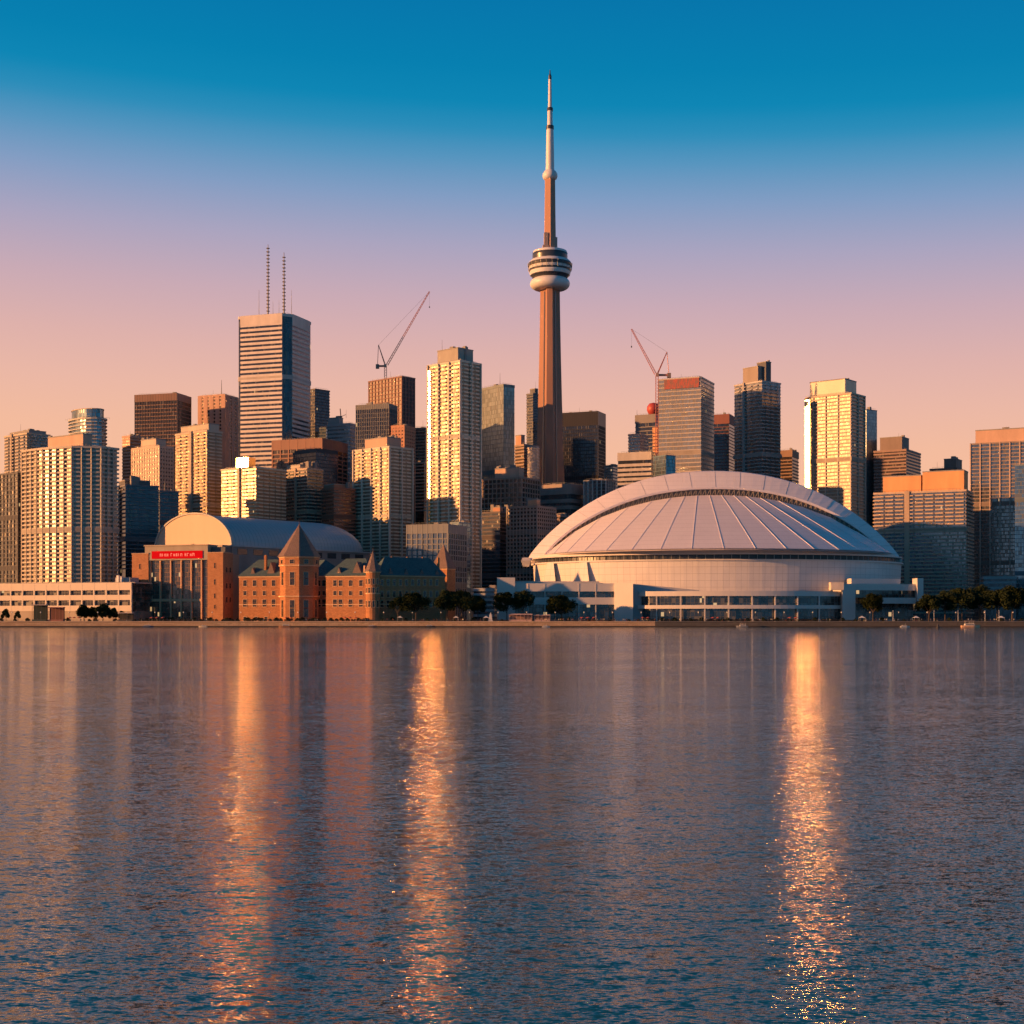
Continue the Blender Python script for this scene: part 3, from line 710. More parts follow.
tower(OT, 'narrow rust-orange block wedged right of the dark finned tower', 392, 404, 411, 425.5, 470, 1290, 25, ringc=(.5, .24, .15), g=gBrown, rh=2.0, w2=20, pier=(3.5, 1.6, .4, (.5, .24, .15)), units=1)
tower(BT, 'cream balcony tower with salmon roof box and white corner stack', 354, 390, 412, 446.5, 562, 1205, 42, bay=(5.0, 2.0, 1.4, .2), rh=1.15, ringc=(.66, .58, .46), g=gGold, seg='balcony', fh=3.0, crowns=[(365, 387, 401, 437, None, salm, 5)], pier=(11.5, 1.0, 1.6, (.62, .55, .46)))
tower(OT, 'grey office block half hidden left of the tallest apartment tower', 409, 425, 432, 428, 465, 1420, 18, ringc=(.34, .29, .25), g=gGrey, rh=1.5, units=2)
tower(BT, 'pale pink building visible in the gap left of the tallest apartment tower', 411, 424, 430, 462.5, 500, 1330, 20, ringc=(.5, .38, .32), g=gBrown, rh=1.3, w2=22)
fZ = tower(BT, 'tallest cream apartment tower with stepped glass crown, left of centre', 428.5, 461, 480, 360.5, 596, 1125, 42, bay=(4.6, 2.0, 1.4, .2), rh=1.15, ringc=(.64, .56, .45), g=gGold, seg='balcony', fh=3.05, crowns=[(437.5, 458, 474, 347.5, None, wall((.36, .33, .29)), 3)], pier=(12.5, .9, 1.65, (.60, .52, .42)), units=3)
tower('low_office', 'low grey columned office with blank top storey before the tall apartment tower', 407, 448, 452, 524.5, 580, 1075, 22, fh=4.2, rh=.9, ringc=(.20, .21, .22), g=gGrey, topband=6.5, pier=(4.2, .8, .6, (.24, .25, .26)), w2=34)
tower('low_office', 'small teal glass block tucked against the tall apartment tower', 450.5, 459, 464, 522.5, 590, 1100, 32, ringc=(.2, .27, .29), g=gBlue, rh=.6, w2=16, units=1)
tower(OT, 'plain grey glass office tower with dark right side left of the tall tapering tower', 480, 503.5, 514.5, 384.5, 475, 1330, 52, fh=4, rh=.22, out=.12, ringc=(.2, .23, .23), g=dict(tint=(.27, .30, .29), curt=.04, rough=.3, tilt=.02), antenna=[(500, 373, .25)], units=2, topband=2)
tower(BT, 'slim dark tower with tiny roof cap immediately left of the tapering tower', 526.7, 533, 540, 393.5, 445, 1620, 46, ringc=(.14, .14, .15), g=gDark, rh=1.3, crowns=[(530, 535, 538, 388.5, None, dkw, 4)], units=0)
tower(BT, 'small orange-topped block between grey glass tower and tapering tower', 515, 524, 529.5, 444.5, 470, 1385, 48, ringc=(.33, .24, .2), g=gBrown, rh=1.6, crowns=[(515.5, 521, 523, 435, None, wall((.55, .28, .2)), 1)], units=0, w2=20)
tower(OT, 'small mirror glass block reflecting pink sky beside the tapering tower', 527.5, 537, 541, 447, 470, 1360, 10, ringc=(.5, .45, .45), g=dict(tint=(.75, .75, .75), curt=0, rough=.1, tilt=.01), rh=.2, out=.06, w2=16, units=0)
tower(OT, 'black flat-topped office tower with reddish lines right of the tapering tower', 558, 598, 605.5, 411.5, 480, 1580, 22, fh=4.0, rh=.8, out=.2, ringc=(.02, .017, .02), g=gDark, topband=15, pier=(2.6, .3, .35, (.045, .045, .05)), units=3, wallr=.35)
tower(OT, 'little grey block behind, right of the black flat-topped tower', 604, 613, 618, 465.5, 480, 1520, 30, ringc=(.2, .18, .18), g=gGrey, rh=1.2, w2=20)
tower('low_office', 'grey office with white vertical fins just above the stadium roof left shoulder', 584, 606, 620, 480, 505, 1290, 24, ringc=(.22, .21, .22), g=gDark, rh=.5, pier=(4.4, .8, .7, (.5, .48, .46)), w2=24)
tower('low_office', 'brown gridded office with salmon roof box left of the tapering tower foot', 480.5, 522, 536.5, 477.5, 512, 1260, 30, fh=4.4, rh=1.1, ringc=(.34, .24, .2), g=gBrown, pier=(4.4, .7, .8, (.36, .25, .2)), crowns=[(495, 519, 524, 467.5, None, salm, 6)], w2=32)
tower('low_office', 'plain concrete block at the foot of the tapering tower', 537, 571, 583, 484, 500, 1300, 33, fh=6, rh=3.5, ringc=(.34, .27, .24), g=gGrey, topband=9, w2=26)
tower(BT, 'brown hotel block with orange roof boxes left of the stadium roof', 507, 537, 549.5, 506, 575, 1165, 32, fh=3.2, rh=1.4, ringc=(.28, .23, .2), g=gBrown, pier=(3.3, 1.0, .5, (.30, .25, .22)), crowns=[(528, 537, 540, 499.5, None, wall((.6, .33, .2)), 4)], w2=30)
tower(BT, 'short brown wing right of the hotel with orange roof boxes', 548, 560, 567, 515.5, 550, 1225, 30, ringc=(.33, .23, .2), g=gBrown, rh=1.3, w2=20)
tower(BT, 'dark brown block between tall apartment tower and brown hotel', 478, 500, 508, 512, 592, 1200, 30, ringc=(.13, .11, .12), g=gDark, rh=1.1, w2=30, crowns=[(493, 500, 503, 507, None, wall((.5, .26, .17)), 2)])
tower('low_office', 'small pale waterfront house between the trees and the stadium wing', 474, 494, 497, 589, 620, 985, 14, fh=3.6, rh=1.6, ringc=(.4, .42, .44), g=gDark, w2=18, units=1)
# ---- right of the tapering tower
tower(OT, 'light grey banded office in front of stepped towers, above the stadium roof', 618, 651, 658, 452, 485, 1310, 23, fh=4.4, rh=2.6, ringc=(.46, .42, .40), g=gDark, seg='stone_band', w2=28, topband=7)
tower(OT, 'small mid-grey shoulder tower stepping up behind the banded office', 628.5, 640, 645, 434, 452, 1370, 28, ringc=(.33, .30, .29), g=gGrey, rh=1.4, w2=20, units=1)
fB = tower(OT, 'dark glass stepped tower carrying a round red roof tank', 635.5, 655, 663, 414.5, 455, 1430, 27, fh=4, rh=1.0, ringc=(.24, .22, .22), g=gDark, topband=8, w2=26, units=0, antenna=[(637, 410, .25)])
tower(OT, 'narrow orange sunlit slab left of the red-crowned glass tower', 653, 657, 658.6, 428, 455, 1345, 25, ringc=(.6, .30, .17), g=gBrown, rh=2.4, w2=12, units=0)
fBB = tower(OT, 'beige glass tower with red construction netting crown below the right crane', 658.5, 701, 714, 377, 482, 1275, 24, fh=3.8, rh=1.0, out=.3, ringc=(.44, .38, .33), g=dict(tint=(.34, .33, .31), curt=.35, rough=.3, tilt=.03, curtc=(.36, .33, .30), cw=1.1), units=1, topband=0, wallr=.5)
tower(OT, 'little blue glass cube left below the beige glass tower', 653, 666, 675.5, 455.5, 480, 1235, 58, ringc=(.12, .2, .26), g=gBlue, rh=.3, out=.1, units=0)
tower(OT, 'dark tower with red balconies lines between two glass towers', 712, 729, 736, 414.5, 480, 1420, 22, ringc=(.24, .09, .08), g=gDark, rh=.6, w2=26, units=1, topband=9)
tower(BT, 'grey glass balcony tower with dark stepped penthouse above the dome', 734.5, 762, 780.5, 381, 490, 1310, 52, bay=(3.4, 3.2, 1.6, .2), rh=.9, ringc=(.46, .42, .40), g=gGrey, seg='balcony', fh=3.3,
      crowns=[(743, 758, 764, 366, None, wall((.30, .25, .22)), 2), (757, 766, 771, 361.5, None, dkw, 8)], units=2)
tower(OT, 'short brown block between balcony tower and golden glass tower', 779, 792, 798, 450.5, 490, 1370, 26, ringc=(.3, .19, .14), g=gBrown, rh=1.2, w2=24, topband=6)
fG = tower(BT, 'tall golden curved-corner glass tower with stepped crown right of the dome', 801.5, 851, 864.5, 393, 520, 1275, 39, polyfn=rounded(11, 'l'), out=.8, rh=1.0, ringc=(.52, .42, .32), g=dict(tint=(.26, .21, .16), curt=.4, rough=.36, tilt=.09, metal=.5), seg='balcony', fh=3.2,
      crowns=[(810, 845, 857, 378.5, None, wall((.62, .5, .36), .4), 3)], units=1, pier=(14, .8, 1.0, (.5, .44, .36)))
tower(OT, 'plain blue-grey slab behind the golden curved-corner tower', 862, 866.5, 877, 409.5, 447, 1440, 52, ringc=(.2, .24, .27), g=dict(tint=(.25, .31, .34), curt=0, rough=.3), rh=.3, out=.1, units=1)
tower(BT, 'brown brick stepped block behind, between golden tower and orange-topped slab', 874, 906, 920.5, 449.5, 485, 1420, 33, fh=3.3, rh=1.6, ringc=(.30, .20, .17), g=gBrown, crowns=[(880, 902, 909, 436.5, None, wall((.26, .2, .18)))], units=1)
tower(BT, 'broad balcony slab with two orange roof boxes behind the right trees', 874, 966, 984.5, 490, 600, 1150, 27, fh=3.05, bay=(6.5, 1.6, 1.3, .2), rh=1.15, ringc=(.50, .38, .29), g=gGrey, seg='balcony', w2=34,
      crowns=[(883, 921, 925, 475, None, wall((.72, .36, .16)), 3), (922.5, 964, 968, 470, None, wall((.72, .36, .16)), 3)], units=0)
tower(BT, 'dark brown block peeping over the orange-topped slab', 930, 957, 967.5, 468, 478, 1340, 32, ringc=(.2, .14, .12), g=gBrown, rh=1.2, crowns=[(944, 956, 962, 458.5, None, wall((.22, .17, .15)))], units=3, w2=26)
tower(BT, 'tall columned tower with salmon top storey at the right edge', 970.5, 1030, 1044, 441, 585, 1210, 27, fh=3.2, rh=.8, ringc=(.30, .23, .20), g=gGrey, pier=(8.2, .9, 1.0, (.50, .38, .32)), crowns=[(975.5, 1029, 1038, 427.5, None, salm, 2)], w2=40, units=4)
tower(OT, 'blue glass block cut off by the right edge of the photo', 1015, 1046, 1060, 464, 585, 1120, 27, ringc=(.16, .2, .24), g=gBlue, rh=.4, out=.15, w2=30)
tower('low_office', 'low grey hall behind the right trees under the columned tower', 984, 1016, 1019, 577, 590, 1090, 12, fh=4, rh=1.6, ringc=(.30, .32, .33), g=gDark, w2=24, units=1)

# added crown on the glint tower: metal panes aimed to mirror the low sun
def halfnorm(px, py, D):
    P = Vector((WX(px, D), D, WZ(py, D))); V = (Vector((0, 0, CAMH)) - P).normalized(); return (SUN + V).normalized(), P
h, P = halfnorm(242, 461.5, 1196)
gm2 = NT('sun-aimed pane'); gm2.P(base=(.85, .60, .30), metal=1.0, rough=.15)
hz = Vector((h.x, h.y, 0)).normalized(); sd = Vector((-hz.y, hz.x, 0)); tl = h.z
inv = fO.r.matrix_basis.inverted(); vs = []; z0_, z1_ = WZ(467.4, 1196), WZ(457.6, 1196); RR = 150.0
for z, rr in ((z0_, RR), (z1_, RR - (z1_ - z0_) * tl)):
    for q in range(13):
        a_ = R(-2.7 + .45 * q); d_ = hz * math.cos(a_) + sd * math.sin(a_); p_ = Vector((P.x, P.y, 0)) - hz * RR + d_ * rr; vs.append(inv @ Vector((p_.x, p_.y, z)))
for z in (z0_, z1_):
    for e_ in (1, -1): p_ = Vector((P.x, P.y, 0)) - hz * 9 + sd * 6.9 * e_; vs.append(inv @ Vector((p_.x, p_.y, z)))
m = MB(); m.add(vs, [[i, i + 1, i + 14, i + 13] for i in range(12)] + [[12, 26, 28, 25], [26, 27, 29, 28], [27, 0, 13, 29], list(range(13, 26)) + [28, 29]])
o = m.build('glass_or_glint_crown', gm2.m, fO.r)
# added mirror strip on the golden tower's left edge, turned for the sun's glint
h, P = halfnorm(806.5, 455, 1292)
dirx = Vector((-h.y, h.x, 0)).normalized(); up = h.cross(dirx) if h.cross(dirx).z > 0 else dirx.cross(h)
gm3 = NT('glint strip metal'); gm3.P(base=(.85, .62, .36), metal=1.0, rough=.2)
r_ = fG.r; inv = r_.matrix_basis.inverted(); X0_, Y0_ = WX(807.5, 1296), 1296; vs = []
hz = Vector((h.x, h.y, 0)).normalized(); sd = Vector((-hz.y, hz.x, 0))
zt_, zb_ = WZ(399, 1290), GZ
for z in (zb_, zt_):
    for q in range(7):
        a_ = R(-4.5 + 1.5 * q); d_ = hz * math.cos(a_) + sd * math.sin(a_); p_ = Vector((X0_, Y0_, 0)) + hz * -35.4 + d_ * 36.0; vs.append(inv @ Vector((p_.x, p_.y, z)))
m = MB(); m.add(vs, [[i, i + 1, i + 8, i + 7] for i in range(6)] + [list(range(7))[::-1], list(range(7, 14)), [6, 0, 7, 13]])
m.build('glint_strip', gm3.m, r_)
# added column of sun mirrors up the tallest apartment tower, to gild the water
f = fZ; h, P = halfnorm(432, 430, 1150)
gm4 = NT('sun mirror metal'); gm4.P(base=(.85, .58, .30), metal=1.0, rough=.22)
mb_ = None; fhz = 3.05
ha = math.atan2(-h.x, -h.y) - f.a                      # turn of the mirrors against the wall
for k in range(18, int(f.H / fhz) - 1):
    z = k * fhz
    if mb_ is None:
        mb_ = MB(); w_ = 1.8; c_, s_ = math.cos(ha), math.sin(ha)
        mb_.prism([(-w_ * c_ / 2, -1.9 + w_ * s_ / 2), (w_ * c_ / 2, -1.9 - w_ * s_ / 2), (w_ / 2, 0), (-w_ / 2, 0)], .5, 2.7); pr_ = mb_.build('sun_mirror', gm4.m, f.r, loc=(-f.w1 + 2.6 - f.off[0], -f.off[1], z))
    else: put(pr_, (-f.w1 + 2.6 - f.off[0], -f.off[1], z), f.r)
# red netting crown
m = MB(); f = fBB
for (a0, b0) in ((0, 1),):
    m.box(-f.w1 * .86, -f.w1 * .04, -.7, 0, f.H - 9.0, f.H - .5)
t = NT('red construction netting'); o = t.obj(); t.P(base=t.mix(t.math('GREATER_THAN', t.noise(t.scale(o, (1.2, 1.2, .12)), 1.3, 2), .5), (.42, .10, .08), (.24, .12, .11)), rough=.8)
m.build('netting', t.m, f.r, f.off)
# red tank
f = fB; m = MB(); x_ = f.lx(653, 5)
m.lathe([(.2, f.H - .2), (5.0, f.H + 1.5), (6.6, f.H + 5.5), (6.4, f.H + 9), (4.2, f.H + 12), (.2, f.H + 13)], 20, x_, 6); 
tk = m.build('roof_tank', metal((.45, .07, .06), .5), f.r, f.off, smooth=True)

# ------------------------------------------------------------------ cranes
def crane(label, mast, base_y, cab_y, tip, apex, counter, D, colr, host_top):
    mx = mast; root = empty('tower_crane', (WX(mx, D), D, WZ(base_y, D)), 0, label, 'crane')
    cm = metal(colr, .5)
    def L(px, py): return Vector((WX(px, D) - WX(mx, D), 0, WZ(py, D) - WZ(base_y, D)))
    zc = L(mx, cab_y).z
    def lattice(mb, p, q, w, t_, n, tw=None):
        p = Vector(p); q = Vector(q); d = (q - p).normalized(); side = Vector((0, 1, 0)); upv = d.cross(side).normalized(); tw = w if tw is None else tw
        def pt(i, k):
            s_ = i / n; ww = w + (tw - w) * s_; c = p.lerp(q, s_)
            return c + side * ww * (.5 if k in (0, 1) else -.5) + upv * ww * (.5 if k in (0, 3) else -.5)
        for k in range(4):
            mb.tube(pt(0, k), pt(n, k), t_, 4)
            for i in range(n): mb.tube(pt(i, k), pt(i + 1, (k + 1) % 4), t_ * .6, 4)
    m = MB(); lattice(m, (0, 0, 0), (0, 0, zc), 2.3, .24, max(4, int(zc / 2.6))); m.build('mast', cm, root)
    m = MB(); lattice(m, L(mx + (1 if tip[0] > mx else -1) * 1.5, cab_y - 1), L(*tip), 1.9, .2, 26, .9); m.build('jib', cm, root)
    m = MB(); ap = L(*apex); m.tube(L(mx, cab_y), ap, .4, 5); m.tube(L(counter[0], cab_y), ap, .3, 5)
    lattice(m, L(mx, cab_y), ap, 1.2, .14, 6, .5); m.build('a_frame', cm, root)
    m = MB(); m.tube(ap, L(*tip), .09, 4); m.build('stay_cable', metal((.1, .1, .1)), root)
    c = L(*counter); m = MB(); m.box(min(c.x, 0), max(c.x, 0), -1.6, 1.6, zc - .8, zc + .7); m.build('deck', cm, root)
    m = MB(); m.box(c.x - 1.6, c.x + 1.6, -1.9, 1.9, zc - 2.6, zc + 1.6); m.build('counterweight', wall((.3, .22, .18)), root)
    m = MB(); m.box(-1.3, 1.3, -3.4, -1.6, zc - 1.6, zc + 1.2); m.build('cab', metal((.5, .3, .22)), root)
    hk = L(tip[0] - (3 if tip[0] > mx else -3) * 0, tip[1]); m = MB(); m.tube(hk, hk - Vector((0, 0, 15)), .07, 4); m.box(hk.x - .5, hk.x + .5, -.4, .4, hk.z - 16.5, hk.z - 15); m.build('hook', metal((.1, .1, .1)), root)
crane('red and white luffing crane leaning right above the unfinished tower', 385.5, 408, 366, (429.5, 291.5), (378.5, 345), (377.5, 366), 1435, (.55, .22, .16), None)
crane('shorter red luffing crane leaning left beside the netting-crowned tower', 657, 455, 375, (631.5, 329), (667, 352), (669, 375), 1262, (.58, .20, .14), None)
# small roof crane
rc = empty('roof_crane', (WX(341, 1452), 1452, WZ(417.5, 1452)), 0, 'tiny roof crane on the light grey banded office', 'crane')
m = MB(); m.tube((0, 0, 0), (-.8, 0, 9), .5, 5); m.tube((0, 0, 1), (5, 0, 3), .3, 4); m.box(-1.3, 1.3, -1, 1, 0, 1.5); m.build('boom', metal((.12, .1, .1)), rc)

# ------------------------------------------------------------------ windows on near buildings
def window_proto(w, h, arch=False, wallm=None):
    m = MB(); fw = .22
    m.cur = 0; m.box(-w / 2, w / 2, -.02, .2, 0, h)
    m.cur = 1
    m.box(-w / 2 - fw, -w / 2, -.16, .2, -.1, h + fw); m.box(w / 2, w / 2 + fw, -.16, .2, -.1, h + fw); m.box(-w / 2, w / 2, -.16, .2, h, h + fw); m.box(-w / 2 - .35, w / 2 + .35, -.3, .2, -.35, -.1)
    m.cur = 2; m.box(-.06, .06, -.08, 0.0, 0, h); m.box(-w / 2, w / 2, -.075, -.001, h * .48, h * .56)
    return m
pane_m = glass(tint=(.09, .08, .08), fh=2.1, cw=1.3, curt=.2, lit=.01, rough=.12, mull=(.09, .06, .05))

# ---- long low white building, far left
def low_white():
    f = Frame(131.5, 950, 20); w1 = -f.lx(-60); r = f.root('low_terminal', 'long low pale two-storey building left of the orange arena front', 'building', -w1 / 2, 12)
    pal = wall((.66, .56, .46), .7, .07)
    z0, z1 = f.z(582.5), f.z(590); z2, z3 = f.z(594.8), f.z(600); z4 = f.z(605.4)
    m = MB(); m.box(-w1, 0, 1.2, 24, 0, z0 - .4); m.build('glazing', glass(tint=(.10, .09, .09), fh=3.2, cw=2.3, curt=.25, lit=.008), r, f.off)
    for a_, b_ in ((z1, z0), (z3, z2), (f.z(611), z4)):
        m = MB(); m.box(-w1, 0, 0, 24.2, a_, b_); m.build('wall_band', pal, r, f.off)
    m = MB(); m.box(-w1, 0, .3, 24.1, 0, f.z(611) - .01); m.build('base_wall', wall((.4, .33, .27)), r, f.off)
    m = MB(); m.box(-w1, -.2, 4, 22, z0, z0 + .5); m.build('roof', wall((.25, .24, .24)), r, f.off)
    n = int(w1 / 9.8); pr = None
    for i in range(n + 1):
        x = -i * 9.8 - .55
        if pr is None: m = MB(); m.box(-.55, .55, -.06, 1.25, f.z(611), z0 - .2); pr = m.build('pier', pal, r, loc=(x - f.off[0], 0 - f.off[1], 0))
        else: put(pr, (x - f.off[0], -f.off[1], 0), r)
    m = MB(); m.box(f.lx(108), f.lx(123), 8, 18, z0, f.z(577.5, -15, 8)); m.build('rooftop_unit', wall((.36, .36, .38)), r, f.off)
    m = MB(); m.box(f.lx(112), f.lx(114), 5, 7, z0, f.z(575)); m.box(f.lx(116), f.lx(117), 5, 7, z0, f.z(576)); m.build('vent_stack', metal((.7, .68, .66)), r, f.off)
low_white()

# ---- arena front (theatre block) and the vaulted hall behind
def arena_front():
    f = Frame(223, 955, 17); w1 = -f.lx(132); d2 = f.ly(239)
    d2 = min(d2, 40)
    r = f.root('arena_front', 'tall orange brick arena entrance block with red sign over glass bays', 'building', -w1 / 2, d2 / 2)
    bk = stone_mat((.45, .20, .098), (.54, .255, .125), 1.6, .6)
    H = f.z(552.8); Hb = f.z(545)
    xa, xb = f.lx(148.4), f.lx(207.5); xe = f.lx(202)
    m = MB(); m.box(-w1, xa, 0, 14, 0, H); m.build('corner_tower', bk, r, f.off)
    m = MB(); m.box(xb, 0, 0, 14, 0, H); m.build('corner_tower', bk, r, f.off)
    m = MB(); m.box(-w1 + .1, -.01, 14, d2, 0, H - .6); m.build('rear_block', wall((.34, .22, .16)), r, f.off)
    for a_, b_ in ((-w1, xa), (xb, 0)):
        m = MB(); m.box(a_ - .25, b_ + .25, -.25, 14.2, H - .05, H + .6); m.build('coping', wall((.5, .3, .18)), r, f.off)
    # glass bays
    zs = f.z(559.5); zm = f.z(601); gl = glass(tint=(.13, .12, .12), fh=3.0, cw=1.25, curt=.3, curtc=(.2, .16, .14), lit=.02, mull=(.28, .14, .08))
    m = MB(); m.box(xa + .01, xb - .01, 2.2, 13, 0, zs); m.build('glazing', gl, r, f.off)
    for px in (149.3, 159.3, 169.8, 180.2, 190.3, 200.6):
        x = f.lx(px); m = MB(); m.box(x - .42, x + .42, .9, 2.3, 0, zs); m.build('pillar', wall((.62, .37, .22)), r, f.off)
    m = MB(); m.box(xa + .02, f.lx(201.2), 1.2, 2.4, zm - .2, zm + 1.6); m.build('spandrel', wall((.62, .37, .22)), r, f.off)
    m = MB(); m.box(xa - 3.0, xb - .02, .4, 13.5, zs, Hb); m.build('attic', wall((.36, .30, .23)), r, f.off)
    m = MB(); m.box(xa - 3.6, xb + .3, -.2, 13.8, Hb, Hb + .7); m.build('cornice', wall((.46, .36, .26)), r, f.off)
    m = MB(); m.box(xb + .5, -1, 5, 13.6, H + .5, Hb - 1); m.build('plant_room', dkw, r, f.off)
    # sign board, lettering too small to read: a few pale strokes of letter shape
    s0, s1 = f.lx(151.8), f.lx(202.3); sz0, sz1 = f.z(557.9), f.z(550.2)
    t = NT('lit red sign'); t.P(base=(.20, .001, .002), rough=.9, emit=(.85, .004, .008), estr=.42, spec=.05)
    m = MB(); m.box(s0, s1, -.2, .38, sz0, sz1); sg = m.build('sign_board', t.m, r, f.off)
    t = NT('pale sign letters'); t.P(base=(.8, .3, .26), emit=(1, .32, .26), estr=.25)
    rg = random.Random(4); m = MB(); x = s0 + 6.4; zt0 = sz0 + 1.5
    for k in range(13):
        w_ = rg.choice((1.1, 1.4, .8)); hh = rg.uniform(1.7, 2.2)
        if k in (4, 9): x += 1.2
        m.box(x, x + .28, -.28, -.2, zt0, zt0 + hh)
        if k % 3 != 1: m.box(x + w_ - .28, x + w_, -.281, -.2, zt0, zt0 + hh)
        m.box(x + .28, x + w_ - .28, -.279, -.2, zt0 + (hh * .42 if k % 2 else hh - .3), zt0 + (hh * .42 if k % 2 else hh - .3) + .3)
        x += w_ + .75
    m.build('letters', t.m, sg)
    for o in (sg.children[0],):
        me = o.data
        for v in me.vertices: v.co.x -= f.off[0]; v.co.y -= f.off[1]
    # slit windows in the corner towers
    wp = None
    for px in (139.8, 214.8):
        for py, hh in ((568, 3.4), (584.5, 3.6), (598, 3.0), (608.5, 2.4)):
            x = f.lx(px)
            if wp is None or True:
                wm_ = window_proto(1.1, hh); o = wm_.build('window', [pane_m, wall((.45, .2, .09)), wall((.12, .08, .06))], r, loc=(x - f.off[0], -f.off[1], f.z(py)))
    for px in (139.8, 214.8):
        for py in (575, 590): x = f.lx(px); m = MB(); m.box(x - 1.6, x + 1.6, -.14, .1, f.z(py), f.z(py) + .5); m.build('relief_band', wall((.36, .15, .07)), r, f.off)
    for k, py in enumerate((572, 588, 602)):
        for y_ in (5, 10):
            m = window_proto(1.6, 3.2); o = m.build('window', [pane_m, wall((.3, .16, .1)), wall((.1, .08, .06))], r, loc=(-f.off[0], y_ - f.off[1], f.z(py))); o.rotation_euler = (0, 0, R(90))
arena_front()

def vault():
    f = Frame(231, 1022, 38); w1 = -f.lx(156); L = f.ly(377); FOOT.append(('vault', [f.world(*p) for p in ((-w1, 0), (0, 0), (0, L), (-w1, L))]))
    r = f.root('vaulted_hall', 'long blue barrel-vaulted roof hall with cream half-round end wall', 'building', -w1 / 2, L / 2)
    ze = f.z(545); zt = f.z(514.5, -w1 / 2); hh = zt - ze
    n = 28
    def sec(y, s=1.0, hs=1.0, ex=0):
        return [(-w1 / 2 + (w1 / 2 + ex) * s * math.cos(math.pi * i / n), y, ze + (hh + ex) * hs * math.sin(math.pi * i / n)) for i in range(n + 1)]
    t = NT('blue seamed roof'); o = t.obj(); s = t.n('ShaderNodeSeparateXYZ'); t.l(o, s.inputs[0])
    seam = t.math('LESS_THAN', t.math('FRACT', t.math('MULTIPLY', s.outputs[1], .28)), .07)
    t.P(base=t.mix(seam, t.mix(t.noise(o, .08, 4), (.25, .38, .44), (.31, .44, .50)), (.11, .2, .25)), rough=.42); rm = t.m
    rings = [sec(0), sec(L * .80)]
    for k in range(1, 9):
        q = math.pi / 2 * k / 8; rings.append(sec(L * .80 + L * .20 * math.sin(q), max(.30, math.cos(q) ** .55), max(.04, math.cos(q) ** .8)))
    m = MB(); vs = [v for rr in rings for v in rr]; N = n + 1; fs = []
    for k in range(len(rings) - 1):
        for i in range(n): fs.append([k * N + i, k * N + i + 1, (k + 1) * N + i + 1, (k + 1) * N + i][::-1])
    m.add(vs, fs)
    m.build('vault_roof', rm, r, f.off, smooth=False)
    # end wall and its rim
    m = MB(); pts = sec(-.02); m.add([(x, y, z) for x, y, z in pts] + [(x, 1, z) for x, y, z in pts], [list(range(N))[::-1], list(range(N, 2 * N))]); m.build('end_wall', wall((.62, .46, .34), .7, .04), r, f.off)
    m = MB(); m.loft([[p, q, (q[0], 1.6, q[2]), (p[0], 1.6, p[2])] for p, q in zip([(x, -.7, z) for x, y, z in sec(0, 1, 1, .25)], [(x, -.7, z) for x, y, z in sec(0, 1, 1, 1.4)])]); m.build('end_rim', wall((.5, .47, .42)), r, f.off)
    m = MB(); m.box(-w1, 0, 1, L - 2, 0, ze + .1); m.build('wall', wall((.30, .24, .22)), r, f.off)
    m = MB(); m.box(-w1 - .6, .8, -.9, L * .96, ze - 1.0, ze); m.build('gutter', wall((.45, .46, .47)), r, f.off)
    for k in range(9):
        m = MB(); y = 6 + k * (L - 16) / 9; m.box(-.1, .25, y, y + (L - 16) / 9 * .6, ze - 6.5, ze - 2.4); m.build('window', metal((.06, .06, .07), .2), r, f.off)
    m = MB(); x = -w1 * .55; m.box(x, x + 1.2, -3, -1, ze, ze + 1.6); m.box(x + 6, x + 7.4, -3, -1, ze, ze + 2.0); m.box(-w1, 0, -8, -.9, ze - 8, ze - .2); m.build('entrance_roof', wall((.36, .3, .24)), r, f.off)
vault()

